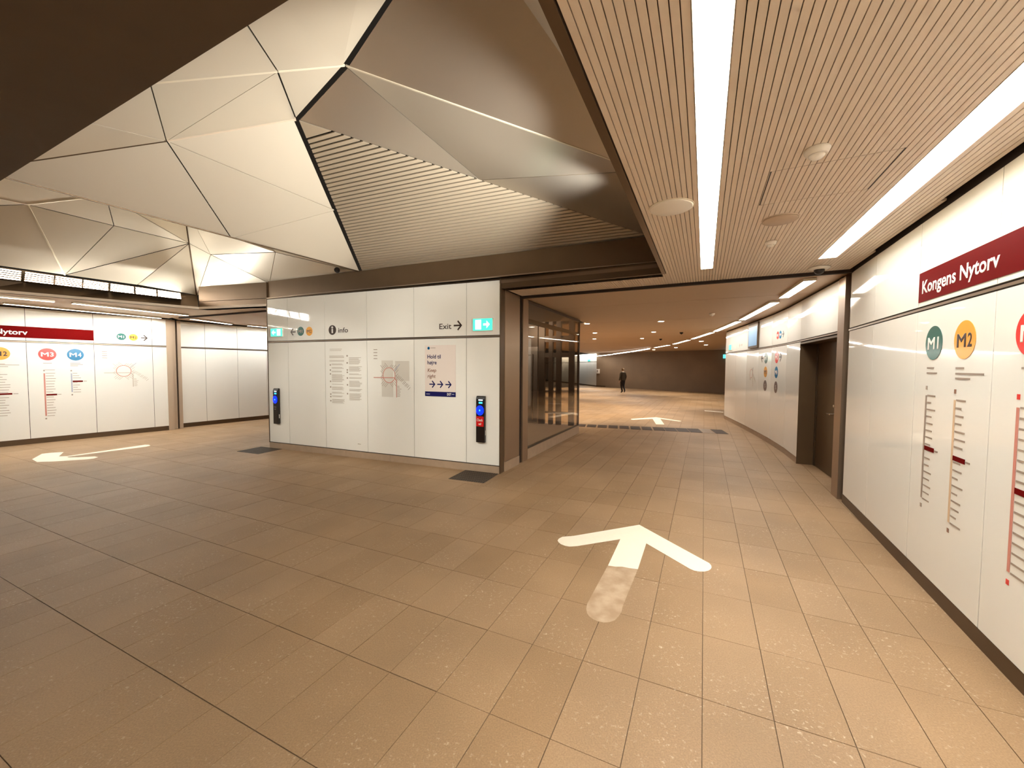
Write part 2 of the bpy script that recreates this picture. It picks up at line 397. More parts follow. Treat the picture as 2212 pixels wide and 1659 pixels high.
# door post and recessed door
D0 = FRS[0]
post = MB().box(D0.L + 0.005, -0.025, 0, D0.L + 0.235, 0.30, 2.96).build('trim_1', 'column'); post.matrix_world = D0.m; struct(post)
jamb = MB().box(-0.012, 0.0, 0, 0.0, 0.30, 2.2).box(-0.012, 0.0, 2.186, D0.L, 0.30, 2.215).build('trim_2', 'door'); jamb.matrix_world = D0.m; struct(jamb)
door = empty('door_1', D0.m); struct(door)
MB().box(0.075, 0.262, 0.01, D0.L, 0.30, 2.185).build('door_leaf', 'door', door)
MB().box(0.0, 0.25, 0.0, 0.05, 0.30, 2.186).build('door_frame', 'bronze_dark', door)
for hz in (0.35, 0.85, 1.35, 1.95):
    MB().cyl((0.062, 0.254, hz), (0, 0, 1), 0.012, 0.012, 0.10, 10).build('hinge', 'bronze_dark', door)
hd = MB().cyl((0.76, 0.212, 1.02), (1, 0, 0), 0.011, 0.011, 0.16, 10).cyl((0.92, 0.201, 1.02), (0, 1, 0), 0.012, 0.012, 0.062, 10).build('door_handle', 'handle', door)
MB().cyl((0.92, 0.25, 1.155), (0, 1, 0), 0.02, 0.02, 0.012, 14).build('lock', 'handle', door)
# left wall
LW = Frame((-10.79 - 0.685 * 8, 8.29 - 8), (-9.2, 10.61)); LU = LW.L - 2.812      # LU: offset of the measured origin
wall_left = glass_wall('wall_left', LW, [0] + [LU + v for v in (-7.0, -5.95, -4.9, -3.85, -2.8, -1.735, -0.685, 0.367, 1.39, 2.45, 2.75)], 0, LW.L, 3.1, ROWS, 'bronze_dark', 0.13)
LP = Frame((-9.28, 10.92), (-3.9, 19.7))
wall_pass = glass_wall('wall_passage', LP, [0.05, 0.66, 1.50, 2.35, 3.4, 4.45, 5.5, 6.55, LP.L], 0.0, LP.L, 3.1, ROWS, 'bronze_dark', 0.13)
post2 = MB().box(-0.075, -0.02, 0, 0.045, 0.25, 2.97).build('trim_3', 'post'); post2.matrix_world = Frame((-9.2, 10.61), (-9.1, 10.76)).m; struct(post2)
post3 = MB().box(-0.06, -0.03, 0, 0.03, 0.2, 2.97).box(0.07, -0.02, 0, 0.15, 0.2, 2.97).build('trim_4', 'post'); post3.matrix_world = Frame((-9.24, 10.78), (-9.14, 10.93)).m; struct(post3)
# central block
BF = Frame(BLK_L, BLK_R)
blk = struct(MB().box(0.02, 0.012, 0, BF.L - 0.03, 0.80, 3.16).build('wall_block', 'gap')); blk.matrix_world = BF.m
JB = [0.01, 0.60, 1.606, 2.645, 3.692, 4.738, BF.L - 0.012]
for a, b in zip(JB[:-1], JB[1:]):
    for z0, z1 in ((0.135, 2.226), (2.266, 3.135)):
        MB().box(a + 0.004, 0, z0, b - 0.004, 0.011, z1).build('glass_panel', 'glass', blk)
MB().box(0.01, 0.0015, 2.238, BF.L - 0.01, 0.012, 2.254).build('mid_rail', 'steel', blk)
MB().box(0.005, 0.002, 3.147, BF.L - 0.01, 0.012, 3.16).build('top_rail', 'bronze', blk)
for a, b in zip((0.0, 2.11, 3.155), (2.11, 3.155, BF.L)):
    MB().box(a + 0.002, -0.004, 0, b - 0.002, 0.012, 0.118).build('plinth_stone', 'plinth', blk)
MB().box(BF.L - 0.012, -0.006, 0.0, BF.L + 0.0, 0.17, 3.16).build('corner_trim', 'bronze', blk)
MB().box(-0.008, -0.004, 0.118, 0.008, 0.05, 3.16).build('corner_trim', 'bronze_dark', blk)
MB().box(-0.0, 0.05, 0, 0.012, 0.80, 3.1).build('side_cladding', 'bronze', blk)
SF = Frame(BLK_R, BLK_R + D1 * 5)         # right side of the block, running away from us; y = into the block? (left of travel)
side = struct(empty('wall_block_side', SF.m))
MB().box(0.17, 0.0, 0.165, 0.737, 0.3, 3.0).build('metal_panel', 'column', side)
MB().box(0.17, -0.006, 0.0, 0.737, 0.3, 0.158).build('plinth_stone', 'plinth', side)
MB().box(0.745, 0.03, 0.0, 0.87, 0.3, 3.0).build('shadow_gap', 'gap', side)
# block body behind (left of the lift)
p = MB().box(0.02, 0.80, 0, 2.7, 4.4, 3.0).build('block_core', 'bronze', blk)
# lift: glass shaft
lift = tag(empty('glass_lift', SF.m), 'glass walled lift shaft with brown metal frame on the corridor side of the block', 'lift')
U0, U1, WD = 0.88, 4.49, 2.3
MB().box(U0, 0.0, 0.0, 1.115, 0.12, 3.0).build('mullion', 'column', lift)
MB().box(1.12, 0.0, 0.0, U1, WD, 0.205).build('plinth', 'plinth', lift)
MB().box(1.12, 0.0, 0.206, U1, 0.06, 0.232).build('bottom_rail', 'lift_metal', lift)
MB().box(1.12, 0.006, 0.232, U1 - 0.03, 0.022, 2.94).build('glass_pane', 'lift_glass', lift)
MB().box(U1 - 0.022, 0.03, 0.232, U1 - 0.006, WD, 2.94).build('glass_pane', 'lift_glass', lift)
MB().box(U1 - 0.05, 0.0, 0.205, U1, 0.05, 2.96).build('corner_post', 'lift_metal', lift)
MB().box(1.12, -0.002, 2.93, U1, 0.06, 2.985).build('top_rail', 'lift_metal', lift)
MB().box(1.12, 0.024, 2.575, U1 - 0.03, 0.09, 2.655).build('transom', 'lift_metal', lift)
for y, wy in ((0.92, 0.17), (0.69, 0.11), (0.46, 0.13), (0.10, 0.14)):
    MB().box(4.30, y, 0.205, 4.40, y + wy, 2.96).build('frame_post', 'lift_metal', lift)
MB().box(4.31, 0.24, 2.01, 4.39, 1.0, 2.13).build('cross_beam', 'lift_metal', lift)
MB().box(4.31, 0.24, 2.42, 4.39, 1.0, 2.58).build('cross_beam', 'lift_metal', lift)
MB().box(4.33, 0.24, 0.50, 4.38, 1.0, 0.56).build('cross_beam', 'lift_metal', lift)
MB().box(4.30, 1.12, 0.206, 4.36, 1.75, 2.3).build('lift_door', 'lift_door', lift)
MB().box(4.28, 1.24, 0.3, 4.30, 1.26, 2.1).build('door_edge', 'handle', lift)
MB().box(4.30, 1.12, 2.3, 4.40, WD, 2.96).build('header_panel', 'lift_metal', lift)
MB().box(1.9, 1.55, 0.3, 1.93, 1.58, 2.7).build('guide_rail', 'handle', lift)
MB().box(1.12, WD - 0.05, 0.205, U1, WD, 0.4).build('back_rail', 'lift_metal', lift)
MB().box(1.12, 0.03, 2.986, U1, WD, 2.996).build('lift_roof', 'lift_metal', lift)
lp_ = bpy.data.lights.new('lift_fill_light', 'POINT'); lp_.energy = 22; lp_.color = (1.0, 0.9, 0.75); lp_.shadow_soft_size = 0.2  # added light without a fixture, brightens the lift interior
lo_ = bpy.data.objects.new('lift_fill_light', lp_); C.objects.link(lo_); lo_.location = SF.m @ Vector((2.8, 1.6, 2.8))

# ------------------------------------------------------------------ ceilings
ceil = struct(MB().prism([ws(-0.474, -6, 3.085), ws(-0.474, 5.63, 3.085), ws(-3.0, 5.63, 3.085), ws(-3.0, 6.41, 3.085), ws(1.75, 6.41, 3.085), ws(1.55, -6, 3.085)], (0, 0, 0.05)).build('ceiling', 'gap_soft'))
PP, PW = 0.0345, 0.0302; PL0 = -0.484
S1W = (PL0 + 12 * PP, PL0 + 16 * PP, 5.59); S2W = (PL0 + 47 * PP, PL0 + 52 * PP, 5.62)
def plank(wc, s0, s1, par=ceil, m='plank'):
    if s1 - s0 < 0.03: return
    o = MB().prism([ws(wc - PW / 2, s0, ZC), ws(wc + PW / 2, s0, ZC), ws(wc + PW / 2, s1, ZC), ws(wc - PW / 2, s1, ZC)], (0, 0, 0.016)).build('plank', m, par)
HW0, HW1, HS0, HS1 = 0.345, 1.00, 3.03, 3.60          # access hatch
n_pl = int((1.66 - PL0) / PP) + 1
hatch_pieces = []
for i in range(n_pl):
    wc = PL0 + PP * (i + 0.5); s0, s1 = -5.5, 6.37
    if wc > 1.36: s0 = max(s0, (wc + PW / 2 + 0.018 - 1.523) / 0.02364 + 0.743)
    for a, b, se in (S1W, S2W):
        if a < wc < b: s0 = max(s0, se + 0.012)
    if HW0 < wc < HW1:
        plank(wc, s0, HS0 - 0.006); plank(wc, HS1 + 0.006, s1); hatch_pieces.append(wc)
    else: plank(wc, s0, s1)
for i in range(int(2.48 / PP)):
    plank(-0.474 - PP * (i + 0.5), 5.665, 6.37)
hatch = tag(empty('access_hatch', Matrix.Translation(ws(0.67, 3.31, ZC))), 'square access hatch cut into the plank ceiling between two strip lights', 'hatch')
for wc in hatch_pieces:
    o = MB().prism([ws(wc - PW / 2, HS0, ZC) , ws(wc + PW / 2, HS0, ZC), ws(wc + PW / 2, HS1, ZC), ws(wc - PW / 2, HS1, ZC)], (0, 0, 0.016))
    o.v = [tuple(Vector(v) - ws(0.67, 3.31, ZC)) for v in o.v]; o.build('plank', 'plank', hatch)
for wa, wb_ in ((HW0 + 0.005, HW0 + 0.012), (HW1 - 0.008, HW1 - 0.002)):
    hb = MB().prism([ws(wa, HS0 - 0.002, ZC - 0.001), ws(wb_, HS0 - 0.002, ZC - 0.001), ws(wb_, HS1, ZC - 0.001), ws(wa, HS1, ZC - 0.001)], (0, 0, 0.016))
    hb.v = [tuple(Vector(v) - ws(0.67, 3.31, ZC)) for v in hb.v]; hb.build('hatch_edge', 'gap', hatch)
# frame flange of the coffer along the plank ceiling
fl = struct(MB().prism([ws(-0.535, 0.92, 2.99), ws(-0.488, 0.92, 2.99), ws(-0.488, 5.63, 2.99), ws(-0.535, 5.63, 2.99)], (0, 0, 0.035)).build('trim_5', 'bronze'))
struct(MB().prism([ws(-0.535, 0.92, 3.025), ws(-0.525, 0.92, 3.025), ws(-0.525, 5.63, 3.025), ws(-0.535, 5.63, 3.025)], (0, 0, 0.50)).build('trim_6', 'bronze'))
# near soffit (dark, above us on the left)
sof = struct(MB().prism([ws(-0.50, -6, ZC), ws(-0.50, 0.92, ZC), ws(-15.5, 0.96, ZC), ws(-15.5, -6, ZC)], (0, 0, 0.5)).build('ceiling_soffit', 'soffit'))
# beam over the block: two fascia bands along the block face
def band(name, a, b, z0, z1, th, m, off=0.0):
    fr = Frame(a, b); o = MB().box(0, off, z0, fr.L, off + th, z1).build(name, m); o.matrix_world = fr.m; return struct(o)
CR = ws(-0.535, 5.63)
band('trim_7', BLK_L, CR, 3.175, 3.52, 0.18, 'bronze', 0.03)
band('trim_8', BLK_R - Vector((0.0, 0, 0)), CR, 3.00, 3.165, 0.2, 'bronze_dark', 0.0)  # shade on this lower band is put into a darker bronze
band('trim_9', BLK_L, CR, 3.163, 3.172, 0.05, 'steel', 0.0)
KL = Vector((-6.99, 8.845, 0))
band('trim_10', KL, BLK_L, 3.17, 3.50, 0.18, 'bronze', 0.0)
band('trim_11', KL, BLK_L, 3.00, 3.16, 0.18, 'bronze', 0.0)
# ceiling on the left, between the left coffer and the left wall
p = [Vector((-8.938 - 0.714 * 6, 6.924 - 0.70 * 6, ZC)), Vector((-8.938, 6.924, ZC)), Vector((-6.992, 8.843, ZC)), Vector((-5.166, 8.338, ZC)), Vector((-4.97, 8.69, ZC)), Vector((-8.93, 10.41, ZC)), Vector((-9.18, 10.58, ZC)), Vector((-15.9, 0.9, ZC))]
ceil_left = struct(MB().prism(p, (0, 0, 0.05)).build('ceiling_left', 'plank'))
p = [Vector((-5.1, 8.75, ZC)), Vector((-4.7, 9.3, ZC)), Vector((-1.3, 15.5, ZC)), Vector((-3.9, 19.6, ZC)), Vector((-9.2, 10.9, ZC)), Vector((-8.98, 10.45, ZC))]
ceil_pass = struct(MB().prism(p, (0, 0, 0.05)).build('ceiling_passage', 'ceil'))
# corridor ceiling beyond the joint: broad panels across the corridor
ceil_far = struct(MB().prism([ws(-3.6, 6.44, 3.04), ws(-3.6, 42, 3.04), ws(-9.5, 42, 3.04), ws(-9.5, 47, 3.04), ws(9, 47, 3.04), ws(9, 14, 3.04), ws(1.8, 6.44, 3.04)], (0, 0, 0.05)).build('ceiling_corridor', 'gap'))
ss = [6.44, 8.10, 11.13, 14.17, 17.2, 20.25, 23.3, 26.3, 29.4, 32.4, 35.5, 38.5, 41.5, 46]
for a, b in zip(ss[:-1], ss[1:]):
    wr = 1.75 if b < 12 else 9.0; wl = -3.05 if b < 11.2 else -9.5
    wl2 = wl
    MB().prism([ws(wl, a + 0.006, ZC), ws(wr, a + 0.006, ZC), ws(wr, b - 0.006, ZC), ws(wl2, b - 0.006, ZC)], (0, 0, 0.03)).build('ceiling_panel', 'ceil', ceil_far)

struct(MB().prism([ws(-3.0, 6.375, 2.960), ws(1.75, 6.375, 2.960), ws(1.75, 6.435, 2.960), ws(-3.0, 6.435, 2.960)], (0, 0, 0.055)).build('trim_13', 'gap'))
struct(MB().prism([ws(-8.9, 5.58, 2.965), ws(-8.7, 5.64, 2.965), ws(-12.3, 5.50, 2.965), ws(-12.3, 5.44, 2.965)], (0, 0, 0.05)).build('trim_14', 'gap'))

# ------------------------------------------------------------------ faceted coffers
def plate(name, pts, par, m='facet', inset=0.006, th=0.018, toward=Vector((0, 0, -1)), insets=None):
    """flat panel with a gap along every edge; insets: gap per edge (edge i runs from point i to i+1)"""
    P = [Vector(q) for q in pts]; n = len(P)
    nrm = Vector((0, 0, 0))
    for i in range(n): nrm += (P[i] - P[0]).cross(P[(i + 1) % n] - P[0])
    nrm.normalize()
    if nrm.dot(toward) < 0:
        P.reverse(); nrm = -nrm
        if insets: insets = [insets[(n - 2 - i) % n] for i in range(n)]
    ins = insets or [inset] * n
    cen = sum(P, Vector()) / n
    lines = []
    for i in range(n):
        t = (P[(i + 1) % n] - P[i]).normalized(); q = nrm.cross(t)
        if q.dot(cen - P[i]) < 0: q = -q
        lines.append((P[i] + q * ins[i], t))
    out = []
    for i in range(n):
        (a, t), (b, u) = lines[i - 1], lines[i]
        d = b - a; cr = t.cross(u); k = d.cross(u).dot(cr) / cr.dot(cr); out.append(a + t * k)
    return MB().prism(out, -nrm * th).build(name, m, par)
V = Vector
B_ = V((-2.818, 7.404, 3.5)); C_ = V((2.02, 5.46, 3.5)); P_ = V((-2.425, 4.52, 4.5)); Q_ = V((-1.546, 3.73, 4.5))
E_ = V((-0.35, 2.45, 4.5)); T_ = V((-3.507, 4.084, 4.014)); X_ = V((-2.022 * 0.985, 3.488 * 0.985, 1.75 + 2.519 * 0.985))
M_ = V((-3.878, 5.506, 3.5)); N_ = V((-4.86, 3.62, 3.5)); W_ = B_ + (P_ - B_) * 0.53
G_ = V((0.02, 1.10, 3.5)); V2_ = P_ + (C_ - P_) * 0.455
V1_ = V((1.15, 3.585, 3.5)); U2_ = V((-2.777, 3.107, 3.903)); U1_ = V((-3.55, 2.78, 3.56)); UR_ = V((-2.45, 2.25, 3.66)); U3_ = V((-1.55, 1.90, 3.80)); EG_ = V((-0.2, 1.22, 3.95))
cof = struct(empty('ceiling_coffer', Matrix.Identity(4)))
up = lambda *a: V((0, 0, -1))
wide = 0.028
# side towards the left coffer
for pts, ins in (((T_, P_, W_), [0.01, wide, 0.005]), ((T_, W_, M_), [0.005, 0.004, 0.007]), ((W_, B_, M_), [wide, 0.01, 0.004]), ((N_, T_, M_), [0.01, 0.007, 0.01])):
    plate('facet_panel', pts, cof, insets=ins)
# side towards the near soffit
plate('facet_panel', (N_, T_, U1_), cof)
plate('facet_panel', (T_, U2_, U1_), cof); plate('facet_panel', (U2_, UR_, U1_), cof)
plate('facet_panel', (T_, X_, U2_), cof, inset=0.003); plate('facet_panel', (T_, P_, X_), cof, insets=[0.02, 0.008, 0.003])
plate('facet_panel', (P_, Q_, X_), cof, insets=[wide, 0.012, 0.006])
plate('facet_panel', (U2_, X_, U3_, UR_), cof, inset=0.006)
plate('facet_panel', (X_, Q_, E_, EG_, U3_), cof, insets=[0.012, wide, 0.01, 0.01, 0.006])
# side towards the plank ceiling
plate('facet_panel', (P_, Q_, V2_), cof, m='facet_metal', insets=[wide, 0.004, 0.012]); plate('facet_panel', (Q_, V1_, V2_), cof, m='facet_metal', insets=[0.01, 0.005, 0.004])
plate('facet_panel', (V2_, V1_, C_), cof, m='facet_metal', insets=[0.005, 0.01, 0.012]); plate('facet_panel', (Q_, E_, G_, V1_), cof, m='facet_metal', insets=[wide, 0.01, 0.01, 0.01])
plate('facet_panel', (E_, EG_, G_), cof)
for a, b, wd, m in ((N_, T_, 0.035, 'bronze'), (T_, P_, 0.05, 'plank'), (U2_, X_, 0.022, 'trim'), (X_, Q_, 0.022, 'trim'), (Q_, V1_, 0.018, 'trim'), (N_, B_, 0.02, 'bronze_dark')):
    d = (b - a) * 0.004
    MB().bar(a + d + V((0, 0, 0.004)), b - d + V((0, 0, 0.004)), wd, 0.012, (0, 0, 1)).build('fold_edge_and_highlight', m, cof)  # pale bars paint highlights along the folds; bronze bars are edges
# slatted hip above the block
slb = struct(empty('ceiling_slats', Matrix.Identity(4)))
hipn = (B_ - P_).cross(C_ - P_).normalized()
if hipn.z > 0: hipn = -hipn
mid0 = (B_ + C_) / 2; slope = None
NS = 41; f0 = 0.082
def hip_pt(f, side): return P_ + ((B_ if side else C_) - P_) * f
plate('head_panel', (P_, hip_pt(f0, 1), hip_pt(f0, 0)), slb, 'slat', insets=[wide, 0.004, 0.004])
for i in range(NS):
    fa = f0 + (1 - f0) * i / NS; fb = f0 + (1 - f0) * (i + 1) / NS; gpf = 0.0068
    a, b, c, d = hip_pt(fa + gpf, 1), hip_pt(fa + gpf, 0), hip_pt(fb, 0), hip_pt(fb, 1)
    t = (b - a).normalized(); a += t * 0.035; d += t * 0.035; b -= t * 0.01; c -= t * 0.01
    MB().prism([a, b, c, d], -hipn * 0.02).build('slat', 'slat', slb)
MB().prism([hip_pt(0.05, 1), hip_pt(0.05, 0), C_, B_], V((0, 0, 0.01))).build('slat_backing', 'gap', slb).location = -hipn * 0.05
# left coffer
lcf = struct(empty('ceiling_coffer_left', Matrix.Identity(4)))
l1 = V((-7.68, 9.656, 3.45)); l0 = V((-8.973, 6.969, 3.45)); ld = (l1 - l0).normalized(); lN = l0 - ld * 7.5
l1 = V((-7.05, 8.86, 3.47)) ; l1 = V((-7.33, 9.17, 3.45))
K0 = V((-7.27, 9.145, 3.36))
vA = V((-8.063, 6.662, 4.404)); vB = V((-7.066, 8.722, 4.408)); b1 = V((-8.40, 7.465, 3.43)); b2 = V((-7.74, 8.20, 3.40))
mm = V((-7.60, 7.62, 4.40)); hipv = vB - K0; HT = K0 + hipv * 1.7; tU = V((-7.35, 7.25, 4.80)); tN = V((-8.9, 3.6, 4.80)); aN = V((-9.75, 3.3, 4.25)); lNv = lN
AP = V((-6.3, 6.6, 5.0))
for pts, ins in (((l0 - ld * 2.6, vA, b1), None), ((l0 - ld * 2.6, aN, vA), None), ((b1, vA, mm), None), ((b1, mm, vB), None), ((b1, vB, b2), None), ((b2, vB, K0), [0.006, 0.02, 0.01]),
                 ((vA, tU, mm), None), ((mm, tU, vB), None), ((tU, HT, vB), [0.006, 0.02, 0.006]), ((aN, tN, tU, vA), None)):
    plate('facet_panel', pts, lcf, insets=ins)
f1 = V((-4.715, 7.927, 4.002)); f2 = V((-5.187, 8.481, 3.505)); f3 = V((-6.565, 8.666, 4.155)); f4 = V((-5.672, 8.664, 3.561)); BK = V((-2.83, 7.42, 3.5))
for pts in ((K0, vB, f3), (K0, f3, f2), (vB, HT, f3), (HT, f1, f3), (f3, f1, f2), (f2, f1, BK)):
    plate('facet_panel', pts, lcf, toward=V((0, -1, -0.5)))
for a, b, wd, m in ((b1, vA, 0.02, 'trim'), (vA, tU, 0.03, 'trim'), (vA, aN, 0.025, 'plank'), (K0, HT, 0.03, 'bronze_dark')):
    MB().bar(a, b, wd, 0.015).build('fold_edge_and_highlight', m, lcf)  # pale bars here too are painted fold highlights
# back of the fold between the two coffers, and the top of the left coffer
plate('facet_panel', (N_ + V((-0.02, 0, 0)), B_ + V((-0.02, 0.0, 0)), V((-5.0, 7.3, 4.6))), lcf, toward=V((-1, 0, -0.3))); plate('facet_panel', (N_ + V((-0.02, 0, 0)), V((-5.0, 7.3, 4.6)), V((-6.2, 4.0, 4.7))), lcf, toward=V((-1, 0, -0.3)))
plate('facet_panel', (V((-5.0, 7.3, 4.6)), BK, f1), lcf); plate('facet_panel', (V((-5.0, 7.3, 4.6)), f1, HT, tU), lcf); plate('facet_panel', (V((-5.0, 7.3, 4.6)), tU, tN, V((-6.2, 4.0, 4.7))), lcf)
# left fascia with louvred lamps
def lerp(a, b, t): return a + (b - a) * t
FB0 = V((-8.938, 6.924, 3.0)); FB1 = V((-6.992, 8.843, 3.0)); fd = (FB1 - FB0).normalized()
def fpt(t, h):
    """point on the fascia: t metres back from the far corner along it, h 0..1 up it"""
    k = 1 - t / (FB1 - FB0).length; return lerp(lerp(FB0, FB1, k), lerp(l0, K0, k), h)
fout = V((fd.y, -fd.x, 0)) * 0.012
fmb = MB()
for t in range(0, 10):
    a_, b_ = float(t), t + 1.0
    fmb.prism([fpt(b_, 0), fpt(a_, 0), fpt(a_, 1), fpt(b_, 1)], fout * -6)
fas = struct(fmb.build('trim_12', 'bronze'))
LX = [(6.30, 5.85), (5.80, 5.30), (5.25, 4.75), (4.70, 4.20), (4.15, 3.65), (3.60, 3.12), (3.05, 2.545), (2.51, 2.16), (2.148, 1.80), (1.79, 1.44), (1.417, 1.065), (1.047, 0.712), (0.695, 0.30)]
LX = [(a * 0.98, b * 0.98) for a, b in LX]
ORD = ['thirteenth', 'twelfth', 'eleventh', 'tenth', 'ninth', 'eighth', 'seventh', 'sixth', 'fifth', 'fourth', 'third', 'second', 'first']
for i, (a, b) in enumerate(LX):
    q = [fpt(a, 0.52), fpt(b, 0.52), fpt(b, 0.95), fpt(a, 0.95)]
    base = q[0].copy()
    r = tag(empty('coffer_lamp', Matrix.Translation(base)), f'{ORD[i]} lit louvred lamp from the corner in the left coffer edge', 'lamp', 'louvred lamps in the left coffer edge')
    loc = lambda p: p - base
    fo = V((fd.y, -fd.x, 0)) * 0.085; e0, e1 = fo * 1.0, fo * 0.25          # the lamp face leans back so that it shines up into the coffer
    a0, a1, a2, a3 = loc(q[0]) + e0, loc(q[1]) + e0, loc(q[2]) + e1, loc(q[3]) + e1
    MB().add([a0, a1, a2, a3], [(0, 1, 2, 3)]).build('diffuser', 'lamp', r)
    MB().add([loc(p) for p in q] + [a0, a1, a2, a3], [(0, 4, 5, 1), (1, 5, 6, 2), (2, 6, 7, 3), (3, 7, 4, 0), (0, 1, 2, 3)]).build('housing', 'bronze', r)
    fb = MB(); nn = (a1 - a0).cross(a3 - a0).normalized()
    if nn.dot(fo) < 0: nn = -nn
    for s0, s1 in ((a0, a1), (a1, a2), (a2, a3), (a3, a0)): fb.bar(s0 + nn * 0.006, s1 + nn * 0.006, 0.012, 0.012, nn)
    fb.build('lamp_frame', 'bronze', r)
    for k in range(1, 5):
        MB().bar(lerp(a0, a3, k / 5) + nn * 0.006, lerp(a1, a2, k / 5) + nn * 0.006, 0.022, 0.012, nn).build('louvre', 'bronze', r)

# ------------------------------------------------------------------ far walls
WF = Frame((5.9, 43.9), (7.60, 35.43)); WF = Frame((2.5, 60.0), (7.60, 35.43))
wf = struct(MB().box(0, 0.012, 0, WF.L, 0.3, 3.1).build('wall_far_white', 'gap')); wf.matrix_world = WF.m
u = 0.0
while u < WF.L - 0.5:
    b = min(u + 1.62, WF.L)
    for z0, z1 in ROWS: MB().box(u + 0.006, 0, z0, b - 0.006, 0.011, z1).build('glass_panel', 'glass', wf)
    u = b
MB().box(0, 0.0, 0, WF.L, 0.012, 0.112).build('skirting', 'bronze_dark', wf)
CWF = Frame((7.60, 35.43), (22.0, 17.7))
cw = struct(MB().box(0.0, 0.0, 0, CWF.L, 0.4, 3.1).build('wall_far', 'concrete')); cw.matrix_world = CWF.m
MB().box(0.0, -0.03, 0, 1.0, 0.0, 0.12).build('skirting', 'bronze_dark', cw)
wb = struct(MB().box(-22, -6.6, 0, 8, -6.4, 3.6).build('wall_back', 'glass'))
lwx = struct(MB().box(-17.2, -6.5, 0, -16.9, 0.6, 3.6).build('wall_side', 'glass'))

# ------------------------------------------------------------------ lamps
def strip(name, a, b, wd, m, label, z=ZC, group=None, cat='ceiling light', housing=True, dz=0.0):
    a = V((a[0], a[1], 0)); b = V((b[0], b[1], 0)); d = (b - a); L_ = d.length; ang = math.atan2(d.y, d.x)
    r = empty(name, Matrix.Translation((a.x, a.y, z)) @ Matrix.Rotation(ang, 4, 'Z')); tag(r, label, cat, group)
    k = 0.0 if z < ZC else 0.050
    MB().box(0.001, -wd / 2 + 0.001, -0.001 + k, L_ - 0.001, wd / 2 - 0.001, 0.01 + k).build('diffuser', m, r)
    h0 = -0.012 if z < ZC else -0.002
    MB().box(0, -wd / 2, h0, L_, -wd / 2 + 0.003, 0.028 + k).box(0, wd / 2 - 0.003, h0, L_, wd / 2, 0.028 + k).box(0, -wd / 2 + 0.004, 0.012 + k, L_, wd / 2 - 0.004, 0.024 + k).box(L_, -wd / 2, h0, L_ + 0.004, wd / 2, 0.024 + k).box(-0.004, -wd / 2, h0, 0, wd / 2, 0.024 + k).build('housing', 'trim', r)
    return r
wc = (S1W[0] + S1W[1]) / 2
strip('strip_light', ws(wc, -4.5), ws(wc, S1W[2]), S1W[1] - S1W[0], 'strip', 'long glowing strip light beside the faceted coffer, running overhead between planks')
wc = (S2W[0] + S2W[1]) / 2
strip('strip_light', ws(wc, -4.5), ws(wc, S2W[2]), S2W[1] - S2W[0], 'strip_wall', 'long glowing strip light nearest the white wall with the dark red sign')
segs = [((4.09, 5.44), (4.70, 6.90)), ((4.83, 7.27), (5.83, 10.08)), ((5.90, 10.30), (6.78, 13.24)), ((6.85, 13.50), (7.61, 16.72)), ((7.72, 17.2), (8.36, 20.5)), ((8.45, 21.2), (8.70, 24.1))]
names = ['first strip light of the curved corridor row, right behind the doorway', 'second strip light of the curved corridor row, from the doorway on', 'third strip light of the curved corridor row, above the wall display',
         'fourth strip light of the curved corridor row, past the end of the white wall', 'fifth strip light of the curved corridor row', 'sixth strip light of the curved corridor row',
         'seventh strip light of the curved corridor row', 'eighth strip light of the curved corridor row, above the walking person', 'ninth strip light of the curved corridor row, left of the walking person', 'last strip light of the curved corridor row, along the far white wall']
GR = 'curved row of strip lights in the corridor ceiling'
for (a, b), nm in zip(segs, names):
    d_ = (V((*b, 0)) - V((*a, 0))).normalized() * 0.07
    strip('corridor_light', (a[0] + d_.x, a[1] + d_.y), (b[0] - d_.x, b[1] - d_.y), 0.15, 'strip_far', nm, ZC - 0.030, GR)
def strip3(a, b, wd, label):
    a = V(a); b = V(b); r = tag(empty('corridor_light', Matrix.Translation(a)), label, 'ceiling light', GR)
    MB().bar((0, 0, 0), b - a, wd, 0.02).build('diffuser', 'strip_far', r)
    MB().bar((0, 0, 0.03), b - a + V((0, 0, 0.03)), wd + 0.01, 0.04).build('housing', 'trim', r)
strip3((8.61, 24.9, 2.93), (8.62, 28.4, 2.89), 0.16, names[6]); strip3((8.6, 28.8, 2.89), (8.23, 31.9, 2.825), 0.16, names[7])
strip3((8.16, 32.3, 2.80), (7.5, 34.6, 2.73), 0.16, names[8]); strip3((7.42, 35.0, 2.93), (6.3, 40.0, 2.93), 0.14, names[9])
strip3((6.2, 40.4, 2.93), (4.9, 46.5, 2.93), 0.14, 'strip light before the far white wall, seen through the lift glass')
for a, b, lb in (((-10.3, 5.8), (-8.87, 7.68), 'left of the two thin strip lights in the inner row above the far left wall'), ((-8.73, 7.87), (-7.95, 9.69), 'right of the two thin strip lights in the inner row above the far left wall'),
                 ((-10.2, 7.95), (-9.12, 10.27), 'thin strip light of the outer row hugging the top of the far left wall')):
    strip('thin_strip_light', a, b, 0.10, 'strip_thin', lb, ZC - 0.030, None)
for a, b, lb in (((-8.45, 10.42), (-8.30, 11.69), 'short thin strip light just behind the left metal post'), ((-8.05, 12.05), (-7.0, 13.9), 'thin strip light deep in the left passage beside the block')):
    strip('thin_strip_light', a, b, 0.10, 'strip_thin', lb, ZC - 0.030, None)
dl = [((2.141, 11.342), 'left'), ((4.016, 10.688), 'right'), ((3.001, 14.364), 'left'), ((4.961, 13.874), 'right'), ((3.618, 17.395), 'left'), ((5.579, 16.977), 'right')]
rown = ['first', 'second', 'third']
